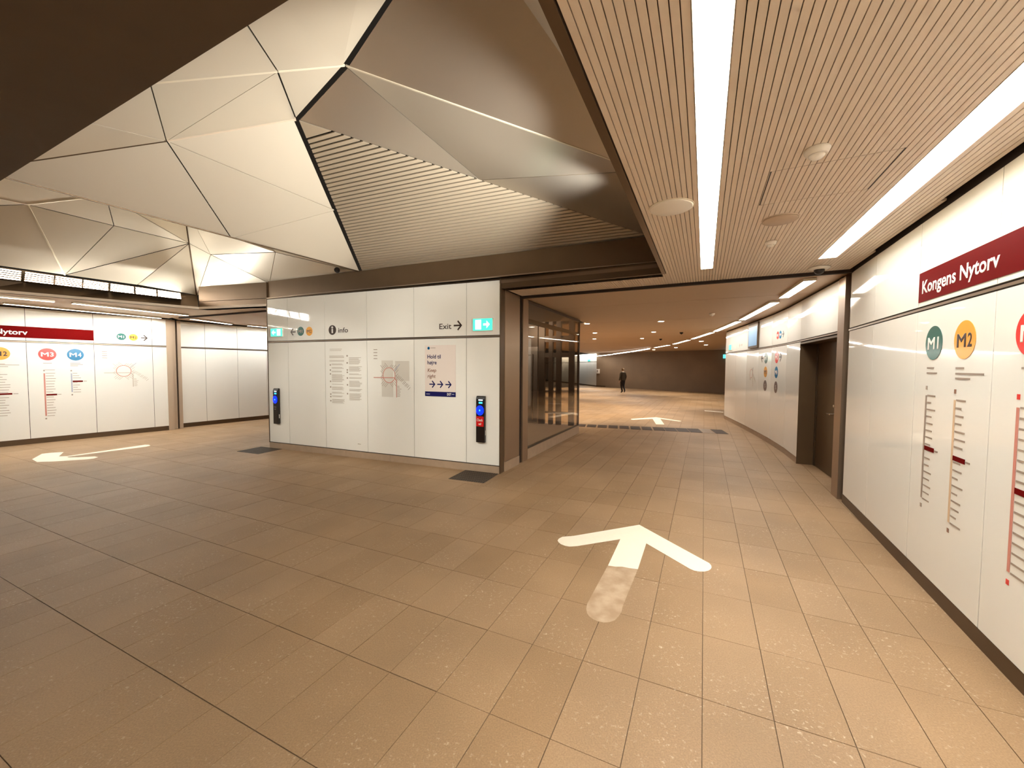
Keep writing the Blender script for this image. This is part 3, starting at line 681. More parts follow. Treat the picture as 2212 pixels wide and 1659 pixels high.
for i, ((x, y), sd) in enumerate(dl):
    r = tag(empty('downlight', Matrix.Translation((x, y, ZC))), f'{sd} round downlight of the {rown[i // 2]} pair in the corridor ceiling', 'downlight', 'round downlights in the corridor ceiling')
    MB().cyl((0, 0, -0.008), (0, 0, 1), 0.072, 0.072, 0.012, 20).build('lens', 'down', r)
    MB().lathe((0, 0, -0.006), (0, 0, 1), [(0.074, 0.0), (0.098, 0.0), (0.098, 0.008), (0.074, 0.008)], 20).build('rim', 'trim', r)
for (x, y, lb) in ((8.9, 18.6, 'small downlight above the end of the right corridor wall'), (10.6, 21.6, 'small downlight in front of the dark far wall, right of the curved row'), (10.2, 24.6, 'small downlight near the middle of the dark far wall'), (9.9, 27.6, 'tiny downlight just right of the walking person')):
    r = tag(empty('downlight', Matrix.Translation((x, y, ZC))), lb, 'downlight', 'round downlights in the corridor ceiling')
    MB().cyl((0, 0, -0.008), (0, 0, 1), 0.09, 0.09, 0.012, 16).build('lens', 'down', r)
def spot(loc, e, ang=100):
    d = bpy.data.lights.new('downlight_and_fill_beam', 'SPOT'); d.energy = e; d.color = (1.0, 0.86, 0.66); d.spot_size = math.radians(ang); d.spot_blend = 0.7; d.shadow_soft_size = 0.08
    o = bpy.data.objects.new('downlight_and_fill_beam', d); C.objects.link(o); o.location = loc
for x, y, e in ((3.0, 14.36, 70), (4.96, 13.87, 70), (3.6, 17.4, 80), (5.58, 17.0, 80), (9.0, 18.6, 80), (5.5, 21.5, 90), (6.0, 27, 90), (9.9, 27.0, 60), (4.5, 24, 80), (10.6, 21.6, 60), (1.0, 14.0, 110), (1.5, 19.0, 110), (2.5, 25.0, 110), (3.5, 32.0, 150), (6.5, 31.5, 110), (0.5, 11.0, 70), (11.5, 25.0, 60)):  # beams at the downlights, plus added ones without fixtures to brighten the corridor
    spot((x, y, 2.96), e * 1.45)

# ------------------------------------------------------------------ devices on the ceiling
r = tag(empty('smoke_detector', Matrix.Translation((1.734, 2.301, ZC))), 'large round white smoke detector in front of the access hatch', 'smoke detector')
MB().lathe((0, 0, 0), (0, 0, -1), [(0.062, 0), (0.064, 0.006), (0.058, 0.022), (0.050, 0.034)], 28).build('base', 'white_plastic', r, True)
MB().lathe((0, 0, -0.034), (0, 0, -1), [(0.040, 0), (0.038, 0.008), (0.026, 0.020), (0.006, 0.024)], 28).build('sensor_head', 'white_plastic', r, True)
r = tag(empty('ceiling_speaker', Matrix.Translation((1.232, 3.12, ZC))), 'flat round white ceiling speaker left of the long strip light', 'speaker')
MB().lathe((0, 0, 0), (0, 0, -1), [(0.158, 0), (0.160, 0.006), (0.150, 0.014), (0.03, 0.017)], 40).build('grille', 'white_plastic', r, True)
MB().lathe((0, 0, 0), (0, 0, -1), [(0.158, 0), (0.166, 0), (0.166, 0.007), (0.158, 0.007)], 40).build('rim', 'trim', r)
r = tag(empty('ceiling_speaker', Matrix.Translation((2.24, 3.356, ZC))), 'flat round beige ceiling cover behind the access hatch', 'speaker')
MB().lathe((0, 0, 0), (0, 0, -1), [(0.125, 0), (0.128, 0.012), (0.120, 0.018), (0.02, 0.02)], 36).build('cover', 'beige_plastic', r, True)
MB().lathe((0, 0, 0), (0, 0, -1), [(0.128, 0), (0.134, 0), (0.134, 0.005), (0.128, 0.005)], 36).build('rim', 'plank', r)
r = tag(empty('smoke_detector', Matrix.Translation((2.552, 3.95, ZC))), 'small white smoke detector between the beige cover and the dome camera', 'smoke detector')
MB().lathe((0, 0, 0), (0, 0, -1), [(0.050, 0), (0.052, 0.008), (0.046, 0.026), (0.036, 0.034)], 24).build('base', 'white_plastic', r, True)
MB().lathe((0, 0, -0.034), (0, 0, -1), [(0.030, 0), (0.026, 0.014), (0.005, 0.02)], 24).build('sensor_head', 'white_plastic', r, True)
r = tag(empty('dome_camera', Matrix.Translation((3.79, 4.92, ZC))), 'white dome camera with dark lens on ceiling above the brown door', 'camera')
MB().lathe((0, 0, 0), (0, 0, -1), [(0.10, 0), (0.115, 0.008), (0.112, 0.02), (0.075, 0.032)], 32).build('base', 'white_plastic', r, True)
MB().lathe((0, 0, -0.032), (0, 0, -1), [(0.055, 0), (0.053, 0.02), (0.040, 0.042), (0.018, 0.054), (0.004, 0.057)], 24).build('dome', 'black', r, True)
r = tag(empty('spot_camera', Matrix.Translation((-3.33, 7.56, 3.56))), 'small dark round spot lamp above the block where two coffers meet', 'lamp')
MB().cyl((0, 0.0, 0), (0.35, -0.93, -0.1), 0.045, 0.05, 0.09, 18).build('body', 'black', r)
MB().bar((-0.06, 0.05, 0.01), (0.0, 0.0, 0.02), 0.03, 0.03).build('bracket', 'handle', r)
for x, y, lb in ((5.99, 14.0, 'dark ceiling detector nearest the curved light row'), (6.457, 17.195, 'farther dark ceiling detector left of the curved light row'), (4.586, 9.102, 'pale ceiling detector right of the first pair of downlights')):
    r = tag(empty('ceiling_detector', Matrix.Translation((x, y, ZC))), lb, 'smoke detector')
    MB().lathe((0, 0, 0), (0, 0, -1), [(0.06, 0), (0.06, 0.02), (0.045, 0.05)], 16).build('base', 'white_plastic' if y < 10 else 'black', r, True)
    MB().lathe((0, 0, -0.05), (0, 0, -1), [(0.03, 0), (0.02, 0.02)], 12).build('sensor_head', 'white_plastic' if y < 10 else 'black', r, True)

# ------------------------------------------------------------------ signs and prints on the walls
YF = -0.001
def sign(name, fr, u, z, label, cat='sign', group=None): return tag(empty(name, fr.at(u, z, YF)), label, cat, group)
def line_badge(fr, u, z, rad, m, txt, tm, label, group=None, tw=0.7, th=0.36, name='line_badge'):
    r = sign(name, fr, u, z, label, 'sign', group)
    disc(MB(), 0, 0, rad, rad, -0.002, 0).build('disc', m, r)
    if len(txt) == 2:
        text(r, txt[0], -rad * tw, -rad * th, rad * tw * 1.22, rad * th * 2, tm, -0.0021, name='letter', fat=0.022); text(r, txt[1], rad * tw * (0.62 if txt[1] == '1' else 0.42), -rad * th, rad * tw * (0.24 if txt[1] == '1' else 0.58), rad * th * 2, tm, -0.0021, name='digit', fat=0.022)
    elif txt: text(r, txt, -rad * tw, -rad * th, rad * tw * 2, rad * th * 2, tm, -0.0021, name='letter')
    return r
def arrow(fr, x0, x1, z, hh, th, d, label, m='ink'):
    r = sign('arrow_sign', fr, (x0 + x1) / 2, z, label, 'sign'); c = (x1 - x0) / 2
    arrow_mb(-c, c, 0, hh, th, -0.001, d).build('arrow', m, r); return r
def route(fr, u, ztop, zbot, m, n, ticks, here, label, dotm, tickw=0.12, th=0.012, heads=()):
    """metro line diagram: coloured bar, station names as illegible print lines, a red strip for this station"""
    r = sign('route_diagram', fr, u, ztop, label, 'diagram')
    H_ = ztop - zbot
    MB().box(0, -0.002, -H_, 0.022, 0, 0).build('line_bar', m, r)
    for z0 in (0.045, -H_ - 0.075): MB().box(-0.002, -0.002, z0, 0.022, 0, z0 + 0.03).build('end_marker', dotm, r)
    rows = []; rnd = random.Random(int(u * 100) + n)
    for i in range(n):
        z = -H_ * i / (n - 1)
        if abs((ztop + z) - here) < 0.03: continue
        rows.append((0.03, 0.03 + tickw * rnd.uniform(0.5, 1.15), z))
    rows += [(a, b, z - ztop) for a, b, z in heads]
    tag(bars_mb(rows, th).build('print_lines', 'ink_soft', r), kind='stuff')
    MB().box(0.026, -0.003, here - ztop - 0.017, 0.026 + tickw * 1.25, 0, here - ztop + 0.017).build('station_marker', 'red', r)
    MB().box(0.03 + tickw * 1.3, -0.002, here - ztop - 0.006, 0.03 + tickw * 1.7, 0, here - ztop + 0.006).build('print_lines', 'ink_soft', r)
    return r
def transit_map(fr, cu, cz, s, label, faint=False, legend=None):
    """ring line with two crossing lines and rows of small station labels"""
    r = sign('transit_map', fr, cu, cz, label, 'map'); R_ = 0.128 * s
    MB().ring(0, 0, R_, R_ * 1.02, 0.012 * s, -0.002, 0).build('ring_line', 'pink', r)
    mb = MB(); th = 0.013 * s
    mb.bar((-0.35 * s, -0.0015, -0.045 * s), (0.12 * s, -0.0015, -0.045 * s), th, 0.002, (0, 1, 0)); mb.bar((0.115 * s, -0.0015, -0.045 * s), (0.165 * s, -0.0015, -0.09 * s), th, 0.002, (0, 1, 0)); mb.bar((0.165 * s, -0.0015, -0.085 * s), (0.165 * s, -0.0015, -0.40 * s), th, 0.002, (0, 1, 0))
    mb.build('crossing_line', 'pink' if not faint else 'ink_faint', r)
    mb = MB(); mb.bar((0.11 * s, -0.0015, 0.07 * s), (0.235 * s, -0.0015, 0.20 * s), th * 0.8, 0.002, (0, 1, 0)); mb.build('branch_line', 'paleblue', r)
    mb = MB(); rnd = random.Random(3)
    for i in range(26):
        a = 2 * math.pi * i / 26; l = rnd.uniform(0.06, 0.12) * s
        if -0.5 < a - math.pi < 0.5: l *= 0.6
        d = V((math.cos(a), 0, math.sin(a))); q = V((0.7 * (1 if d.x > 0 else -1), 0, 0.7 * (1 if d.z > 0 else -1)))
        mb.bar(d * R_ * 1.15 + V((0, -0.001, 0)), d * R_ * 1.15 + q * l + V((0, -0.001, 0)), 0.007 * s, 0.0015, (0, 1, 0))
    for i in range(12):
        x = 0.15 * s + i * 0.024 * s; z = (-0.03 - i * 0.02) * s + rnd.uniform(-.01, .01)
        mb.bar((x, -0.001, z), (x + 0.05 * s, -0.001, z + 0.05 * s), 0.007 * s, 0.0015, (0, 1, 0))
    for i in range(8):
        z = (-0.2 - i * 0.026) * s; mb.box(0.18 * s, -0.0015, z, (0.18 + rnd.uniform(0.04, 0.09)) * s, 0, z + 0.008 * s)
    tag(mb.build('print_lines', 'ink_faint' if faint else 'ink_soft', r), kind='stuff')
    if legend:
        bars_mb([(a - cu, b - cu, z - cz) for a, b, z in legend], 0.012).build('legend', 'ink_soft', r)['kind'] = 'stuff'
    return r

# --- right wall
r = sign('station_sign', RW, 2.035, 2.304, 'dark red station name sign on the right wall reading Kongens Nytorv')
MB().box(0, -0.003, 0, 2.09, 0, 0.242).build('panel', 'red', r)
text(r, 'Kongens Nytorv', 0.062, 0.068, 1.005, 0.105, 'white_print', -0.0031, fat=0.022)
line_badge(RW, 2.333, 1.953, 0.132, 'green', 'M1', 'white_print', 'dark green M1 line disc on the right wall under the red sign')
line_badge(RW, 2.762, 1.951, 0.132, 'orange', 'M2', 'ink', 'orange M2 line disc on the right wall under the red sign')
line_badge(RW, 3.413, 1.951, 0.132, 'redline', 'M3', 'white_print', 'bright red line disc on the right wall cut by the photo edge')
route(RW, 2.242, 1.54, 0.71, 'ink_soft', 16, 16, 1.121, 'grey M1 route diagram with red station marker on the right wall', 'ink_soft', heads=[(0.0, 0.115, 1.758), (0.0, 0.165, 1.718)])
route(RW, 2.668, 1.532, 0.656, 'paleorange', 17, 17, 1.124, 'pale orange M2 route diagram with red station marker on the right wall', 'rust', heads=[(0.0, 0.105, 1.757), (0.0, 0.335, 1.718), (0.0, 0.185, 1.685)])
route(RW, 3.323, 1.537, 0.60, 'pink', 17, 17, 1.072, 'red line route diagram on the right wall beside the photo edge', 'redline', tickw=0.16, heads=[(0.02, 0.12, 1.757)])
# --- left wall (measured from u = LU)
r = sign('station_sign', LW, LU - 0.70, 2.328, 'dark red station name sign on the far left wall cut by the photo edge')
MB().box(0, -0.003, 0, 2.095, 0, 0.246).build('panel', 'red', r)
text(r, 'Kongens Nytorv', 0.09, 0.066, 1.005, 0.108, 'white_print', -0.0031, fat=0.022)
line_badge(LW, LU + 1.872, 2.452, 0.084, 'green', 'M1', 'white_print', 'small green M1 disc beside an arrow on the far left wall')
line_badge(LW, LU + 2.092, 2.450, 0.084, 'orange', 'M2', 'ink', 'small orange M2 disc beside an arrow on the far left wall')
arrow(LW, LU + 2.235, LU + 2.358, 2.447, 0.072, 0.022, 1, 'dark right pointing arrow on the far left wall after the M1 and M2 discs')
line_badge(LW, LU + 0.012, 1.978, 0.134, 'orange', 'M2', 'ink', 'orange M2 disc on the far left wall cut by the photo edge')
line_badge(LW, LU + 0.661, 1.980, 0.134, 'redline', 'M3', 'white_print', 'red M3 disc on the far left wall under the red sign')
line_badge(LW, LU + 1.087, 1.982, 0.134, 'blue', 'M4', 'white_print', 'blue M4 disc on the far left wall under the red sign')
route(LW, LU - 0.09, 1.535, 0.66, 'paleorange', 17, 17, 1.12, 'route diagram on the far left wall under the orange disc', 'rust', tickw=0.17, th=0.010, heads=[(0.06, 0.16, 1.757), (0.06, 0.35, 1.738), (0.06, 0.2, 1.70)])
route(LW, LU + 0.592, 1.555, 0.598, 'pink', 17, 17, 1.072, 'pink route diagram on the far left wall under the red M3 disc', 'ink_soft', tickw=0.13, th=0.010, heads=[(0.0, 0.13, 1.78), (0.02, 0.17, 1.63)])
route(LW, LU + 1.0, 1.55, 1.113, 'paleblue', 9, 9, 1.363, 'pale blue route diagram on the far left wall under the blue M4 disc', 'ink_soft', tickw=0.13, th=0.010, heads=[(0.0, 0.16, 1.785), (0.0, 0.2, 1.755), (0.0, 0.12, 1.725)])
transit_map(LW, LU + 1.894, 1.60, 1.0, 'faint printed metro map on the far left wall beside the metal post', True, legend=[(LU + 1.52, LU + 1.61, z) for z in (2.07, 2.02, 1.97, 1.92)])
# --- block front
def exit_sign(fr, u, z, wd, hh, arrow_dir, label, fm='exit_green'):
    r = sign('exit_sign', fr, u, z, label, 'sign')
    MB().box(0, -0.02, 0, wd, 0, hh).build('housing', 'white_plastic', r)
    MB().box(0.006, -0.024, 0.006, wd - 0.006, -0.02, hh - 0.006).build('sign_face', fm, r)
    if arrow_dir:
        x0 = wd * 0.14 if arrow_dir > 0 else wd * 0.56
        MB().box(x0, -0.027, hh * 0.12, x0 + wd * 0.29, -0.024, hh * 0.88).build('door_symbol', 'exit_white', r)
        mb = MB(); c = wd * 0.70 if arrow_dir > 0 else wd * 0.28; d = arrow_dir; k = wd * 0.16
        mb.prism([(c - d * k, -0.024, hh * 0.42), (c, -0.024, hh * 0.42), (c, -0.024, hh * 0.2), (c + d * k, -0.024, hh * 0.5), (c, -0.024, hh * 0.8), (c, -0.024, hh * 0.58), (c - d * k, -0.024, hh * 0.58)], (0, -0.003, 0))
        mb.build('arrow', 'exit_white', r)
    return r
exit_sign(BF, 4.866, 2.335, 0.362, 0.205, 1, 'lit green exit sign with right arrow at the right end of the block')
exit_sign(BF, 0.125, 2.352, 0.345, 0.175, -1, 'lit green exit sign with left arrow at the left end of the block')
r = sign('exit_lettering', BF, 4.216, 2.388, 'dark Exit lettering on the block beside the right exit sign')
text(r, 'Exit', 0, 0, 0.236, 0.098, 'ink', 0, bold=0.005)
arrow(BF, 4.498, 4.646, 2.441, 0.076, 0.026, 1, 'dark right arrow after the Exit lettering on the block')
arrow(BF, 0.690, 0.822, 2.438, 0.066, 0.022, -1, 'dark left arrow near the left end of the block')
line_badge(BF, 0.963, 2.446, 0.091, 'green', 'M1', 'ink_soft', 'small green M1 disc on the block beside a left arrow')
line_badge(BF, 1.198, 2.440, 0.089, 'orange', 'M2', 'ink', 'small orange M2 disc on the block beside a left arrow')
r = line_badge(BF, 1.805, 2.447, 0.094, 'ink', '', 'white_print', 'dark round information symbol on the block before the word Info', name='info_badge')
disc(MB().box(-0.018, -0.004, -0.06, 0.018, -0.002, 0.02), 0, 0.05, 0.022, 0.022, -0.004, -0.002).build('letter', 'white_print', r)
r = sign('info_lettering', BF, 1.955, 2.392, 'dark Info lettering on the block after the round symbol')
text(r, 'info', 0, 0, 0.24, 0.098, 'ink', 0, bold=0.005)
r = sign('information_text', BF, 1.72, 1.01, 'two columns of small grey printed text on the block below Info', 'notice')
rnd = random.Random(5); rows = []
rows += [(0.01, 0.32, 1.065), (0.01, 0.30, 1.04)]
z = 0.935
while z > 0.02:
    if rnd.random() < 0.16: z -= 0.035; continue
    rows.append((0.0 if z > 0.8 else 0.055, rnd.uniform(0.30, 0.375), z)); z -= 0.017
z = 0.935
while z > 0.08:
    if rnd.random() < 0.15: z -= 0.035; continue
    rows.append((0.49, rnd.uniform(0.72, 0.80), z)); z -= 0.017
bars_mb(rows, 0.0085).build('print_lines', 'ink_faint', r)['kind'] = 'stuff'
mb = MB()
for zz in (0.76, 0.66, 0.585, 0.44, 0.33, 0.19, 0.14, 0.06): disc(mb, 0.02, zz, 0.015, 0.015, -0.002, 0, 14)
for zz in (0.935, 0.80, 0.665, 0.62, 0.51, 0.38, 0.21): disc(mb, 0.445, zz, 0.016, 0.016, -0.002, 0, 14)
mb.build('bullets', 'ink_soft', r)['kind'] = 'stuff'
transit_map(BF, 3.147, 1.587, 1.0, 'printed metro map with a ring line on the block beside the poster', False, legend=[(2.80, 2.885, z) for z in (2.055, 2.0, 1.945, 1.89)])
r = sign('map_ground', BF, 2.98, 1.19, 'pale grey printed land areas behind the metro map on the block', 'map')
MB().box(0, -0.0006, 0, 0.255, 0, 0.665).box(0.305, -0.0006, 0.30, 0.61, 0, 0.655).build('land_area', mat('pale_grey_print', (0.70, 0.665, 0.60), 0.08), r)
r = sign('wall_mark', BF, 2.40, 0.262, 'tiny dark print near the foot of the block below the text columns', 'notice')
bars_mb([(0, 0.05, 0.006), (0.055, 0.075, 0.004)], 0.010).build('print_lines', 'ink_soft', r)
# poster
r = sign('poster', BF, 3.922, 1.232, 'white keep right poster with three navy arrows on the block', 'poster')
PWD, PH = 0.613, 0.885
MB().box(0, -0.003, 0, PWD, 0, PH).build('sheet', 'paper', r)
MB().box(0, -0.0038, 0, PWD, -0.003, 0.083).build('footer_band', 'navy', r)
disc(MB(), 0.077, 0.835, 0.025, 0.025, -0.0045, -0.003, 24).build('logo_disc', 'blue', r)
disc(MB(), 0.077, 0.835, 0.010, 0.012, -0.0052, -0.0045, 16).build('logo_mark', 'navy', r)
bars_mb([(0.115, 0.215, 0.837)], 0.009, -0.003).build('logo_lettering', 'ink_soft', r)
for t, z, wv, cp, m, sh, bo in (('Hold til', 0.657, 0.268, 0.068, 'navy', 0, 0.02), ('højre', 0.557, 0.186, 0.066, 'navy', 0, 0.02), ('Keep', 0.424, 0.178, 0.062, 'rust', 0.2, 0.015), ('right', 0.322, 0.165, 0.062, 'rust', 0.2, 0.015)):
    text(r, t, 0.052, z, wv, cp, m, -0.0032, fat=bo, shear=sh)
for x in (0.090, 0.250, 0.413):
    arrow_mb(x, x + 0.112, 0.210, 0.058, 0.020, -0.0040, 1).build('arrow', 'navy', r)
text(r, 'DOT', 0.446, 0.024, 0.082, 0.042, 'white_print', -0.004, fat=0.035)
bars_mb([(0.54, 0.585, 0.045), (0.025, 0.10, 0.038)], 0.012, -0.0038).build('footer_lines', 'paleblue', r)
# card readers
def reader(u, z, wd, hh, red, label):
    r = sign('card_reader', BF, u, z, label, 'card reader', 'card readers on the block')
    dp = 0.062
    me_ = MB().prism([(0.0, -dp, 0.0), (0.0, -dp, hh - 0.05), (0.0, -dp + 0.012, hh - 0.012), (0.0, -dp + 0.028, hh), (0.0, -0.012, hh), (0.0, -0.012, 0.0)], (wd, 0, 0))
    body = me_.build('body', 'black', r)
    bv = body.modifiers.new('bevel', 'BEVEL'); bv.width = 0.006; bv.segments = 2; bv.limit_method = 'ANGLE'
    MB().box(0.012, -0.012, 0.01, wd - 0.012, 0, hh - 0.012).build('wall_bracket', 'bronze_dark', r)
    cz = hh - 0.235
    disc(MB(), wd * 0.47, cz, wd * 0.44, 0.082, -dp - 0.006, -dp, 36).build('touch_pad', 'led_blue', r)
    disc(MB(), wd * 0.45, cz, 0.013, 0.015, -dp - 0.0085, -dp - 0.006, 16).build('touch_point', 'led_cyan', r)
    MB().box(wd * 0.3, -dp - 0.003, hh - 0.075, wd * 0.78, -dp, hh - 0.055).build('status_bar', 'screen_white', r)
    MB().box(wd * 0.33, -dp - 0.003, hh - 0.125, wd * 0.75, -dp, hh - 0.095).build('screen', 'led_cyan', r)
    if red:
        MB().box(wd * 0.05, -dp - 0.003, hh - 0.50, wd * 0.90, -dp, hh - 0.335).build('sticker', 'label_red', r)
        text(r, 'Check', wd * 0.12, hh - 0.415, wd * 0.68, 0.045, 'white_print', -dp - 0.0032, fat=0.018); text(r, 'ud', wd * 0.33, hh - 0.475, wd * 0.28, 0.04, 'white_print', -dp - 0.0032, fat=0.018)
    else:
        text(r, 'Check', wd * 0.2, hh - 0.40, wd * 0.5, 0.026, 'ink_soft', -dp - 0.001); text(r, 'ind', wd * 0.28, hh - 0.445, wd * 0.3, 0.026, 'ink_soft', -dp - 0.001)
    MB().box(wd, -dp * 0.62, 0.12, wd + 0.003, -dp * 0.42, 0.20).build('side_label', 'white_print', r)
    return r
reader(4.948, 0.505, 0.158, 0.765, True, 'black card reader with a blue pad and a red sticker at right of the block')
reader(0.208, 0.535, 0.140, 0.745, False, 'black card reader with a blue pad and no red sticker at left of the block')
# --- far right wall
def fr_on(x, y):
    best = min(range(len(FRS)), key=lambda i: abs(((FRS[i].a + FRS[i].b) / 2 - V((x, y, 0))).length)); return FRS[best]
F2, F3, F4, F5, F6, F7 = FRS[1], FRS[2], FRS[3], FRS[4], FRS[5], FRS[6]
r = sign('wall_display', F5, 0.25, 2.28, 'dark framed display with a pale blue screen high on the corridor wall', 'display')
MB().box(0, -0.04, 0, 0.86, 0, 0.66).build('case', 'bronze_dark', r); MB().box(0.05, -0.043, 0.06, 0.81, -0.04, 0.56).build('screen', 'screen', r)
exit_sign(F7, 0.50, 2.33, 0.32, 0.18, 0, 'small lit green exit sign at the far end of the corridor wall')
r = sign('small_lettering', F6, 0.35, 2.40, 'small grey arrow and lettering on the corridor wall left of the display')
arrow_mb(0, 0.1, 0.03, 0.05, 0.02, -0.001, -1).build('arrow', 'ink_soft', r); bars_mb([(0.15, 0.36, 0.045), (0.15, 0.33, 0.015)], 0.02).build('print_lines', 'ink_soft', r)
line_badge(F3, 0.45, 2.47, 0.085, 'redline', 'M3', 'white_print', 'small red disc at the top of the corridor wall right of the display')
line_badge(F3, 0.65, 2.47, 0.085, 'blue', 'M4', 'white_print', 'small blue disc at the top of the corridor wall right of the display')
arrow(F3, 0.78, 0.90, 2.47, 0.065, 0.022, 1, 'small dark arrow after the red and blue discs on the corridor wall')
line_badge(F4, 0.62, 1.99, 0.13, 'green', 'M1', 'white_print', 'dark green disc on the corridor wall, top of the left column of three')
line_badge(F4, 0.62, 1.66, 0.13, 'orange', 'M2', 'ink', 'orange disc on the corridor wall, middle of the left column of three')
line_badge(F4, 0.62, 1.33, 0.13, 'grey_disc', 'S', 'ink_soft', 'grey disc on the corridor wall, lowest of the left column of three', tw=0.3)
arrow(F4, 0.24, 0.40, 1.99, 0.09, 0.03, -1, 'dark left arrow beside the dark green disc on the corridor wall')
line_badge(F3, 0.43, 1.99, 0.13, 'redline', 'M3', 'white_print', 'red disc on the corridor wall, top of the right column of three')
line_badge(F3, 0.43, 1.66, 0.13, 'blue', 'M4', 'white_print', 'blue disc on the corridor wall, middle of the right column of three')
line_badge(F3, 0.43, 1.33, 0.13, 'grey_disc', 'S', 'ink_soft', 'grey disc on the corridor wall, lowest of the right column of three', tw=0.3)
arrow(F3, 0.62, 0.78, 1.99, 0.09, 0.03, 1, 'dark right arrow beside the red disc on the corridor wall')
transit_map(F5, 0.5, 1.60, 0.85, 'small faint metro map on the corridor wall below the display', True)
# --- far end
r = tag(empty('exit_sign', Frame((14.45, 26.9), (15.3, 25.9)).at(0, 2.40, -0.12)), 'lit cyan exit sign hanging before the dark far wall', 'sign')
MB().box(0, -0.03, 0, 1.1, 0.0, 0.26).build('sign_face', 'exit_blue', r); MB().box(0.1, -0.02, 0.26, 0.13, 0.0, 0.6).box(0.97, -0.02, 0.26, 1.0, 0.0, 0.6).build('hanger', 'steel', r)
r = tag(empty('wall_phone', CWF.at(0.12, 1.2, 0)), 'white help phone box on the dark far wall beside the white wall', 'phone')
MB().box(0, -0.14, 0, 0.24, 0, 0.40).build('case', 'white_plastic', r); MB().box(0.07, -0.15, 0.10, 0.13, -0.14, 0.32).build('handset', 'black', r)
exit_sign(WF, WF.L - 2.0, 2.3, 0.6, 0.17, 0, 'small lit green exit sign on the far white wall')

# ------------------------------------------------------------------ floor markings and fittings
def flat(pts, z, th): return MB().prism([(x, y, z) for x, y in pts], (0, 0, th))
def rounded(a, b, wd, n=10):
    """bar with one round end at b"""
    a = V((a[0], a[1], 0)); b = V((b[0], b[1], 0)); t = (b - a).normalized(); q = V((-t.y, t.x, 0)) * wd / 2
    pts = [a - q]
    for i in range(n + 1):
        an = -math.pi / 2 + math.pi * i / n; pts.append(b + q * math.sin(an) + t * (wd / 2) * math.cos(an))
    pts.append(a + q); return [(p.x, p.y) for p in pts]
r = tag(empty('floor_arrow', Matrix.Translation((1.1, 3.8, 0))), 'big white arrow on the floor in the foreground with a worn off tail', 'floor marking')
def rel(pts, o): return [(x - o[0], y - o[1]) for x, y in pts]
A1 = [(1.424, 4.306), (0.651, 4.009), (0.528, 3.985), (0.485, 3.94), (0.468, 3.898), (0.474, 3.855), (0.493, 3.815), (0.528, 3.782), (0.568, 3.766), (0.642, 3.777), (1.112, 3.937), (0.856, 3.402), (0.915, 3.385), (0.975, 3.385), (1.03, 3.36), (1.1, 3.341), (1.345, 3.845), (1.556, 3.353), (1.580, 3.322), (1.619, 3.307), (1.662, 3.307), (1.702, 3.323), (1.735, 3.348), (1.758, 3.379), (1.772, 3.413), (1.775, 3.452), (1.648, 3.758)]
flat(rel(A1, (1.1, 3.8)), 0.0008, 0.002).build('marking', 'tape', r)
TL = [(0.853, 3.400), (0.975, 3.383), (1.097, 3.337), (0.819, 2.81), (0.79, 2.74), (0.755, 2.69), (0.72, 2.651), (0.68, 2.632), (0.64, 2.626), (0.60, 2.638), (0.574, 2.66), (0.552, 2.69), (0.542, 2.727), (0.546, 2.78), (0.563, 2.836), (0.725, 3.153)]
MB().add([(x, y, 0.0010) for x, y in reversed(rel(TL, (1.1, 3.8)))], [tuple(range(len(TL)))]).build('worn_tail', 'residue', r)
AL = [(-8.852, 7.194), (-9.20, 7.64), (-9.13, 7.73), (-8.96, 7.80), (-8.628, 7.425), (-8.50, 7.45), (-8.045, 8.567), (-7.95, 8.56), (-7.84, 8.47), (-7.83, 8.36), (-8.44, 7.40), (-8.35, 7.345), (-8.191, 7.365), (-7.953, 7.44), (-7.83, 7.38), (-7.794, 7.26), (-7.88, 7.18), (-8.23, 7.036), (-8.513, 6.988)]
r = tag(flat(AL, 0.0008, 0.003).build('floor_arrow', 'tape'), 'white arrow on the floor at far left pointing to the photo edge', 'floor marking')
def clean_arrow(tip, d, length, arm, wd):
    d = V((d[0], d[1], 0)).normalized(); q = V((-d.y, d.x, 0)); tip = V((tip[0], tip[1], 0)); mb = MB()
    return mb, d, q, tip
AF = [(5.085, 13.811), (4.05, 13.33), (4.012, 13.18), (4.05, 13.08), (4.803, 13.358), (4.445, 12.062), (4.692, 12.039), (5.072, 13.387), (5.44, 12.74), (5.54, 12.78), (5.542, 12.90)]
tag(flat(AF, 0.0008, 0.003).build('floor_arrow', 'tape'), 'white arrow on the corridor floor behind the dark plate row', 'floor marking')
tag(flat([(7.914, 16.125), (8.419, 15.605), (8.278, 15.341), (7.821, 15.872)], 0.0008, 0.003).build('floor_line', 'tape'), 'short white line on the corridor floor by the end of the white wall', 'floor marking')
# grates beside the block
def grate(pts, label):
    cx = sum(p[0] for p in pts) / 4; cy = sum(p[1] for p in pts) / 4; P4 = [V((x - cx, y - cy, 0)) for x, y in pts]
    r = tag(empty('floor_grate', Matrix.Translation((cx, cy, 0))), label, 'grate', 'dark floor grates at the block corners')
    MB().prism([p + V((0, 0, 0.0007)) for p in P4], (0, 0, 0.001)).build('base', 'gap', r)
    mb = MB(); n = 16
    for i in range(n + 1):
        a = lerp(P4[0], P4[1], i / n); b = lerp(P4[3], P4[2], i / n); mb.bar(a + V((0, 0, 0.003)), b + V((0, 0, 0.003)), 0.014, 0.004)
    for i in range(7):
        a = lerp(P4[0], P4[3], i / 6); b = lerp(P4[1], P4[2], i / 6); mb.bar(a + V((0, 0, 0.003)), b + V((0, 0, 0.003)), 0.012, 0.004)
    mb.build('grid', 'grate', r)
nd = V((-0.37, -0.929, 0))
def gq(u0, u1, d0, d1): return [tuple((BF.m @ V((u, -d, 0)))[:2]) for u, d in ((u0, d1), (u1, d1), (u1, d0), (u0, d0))]
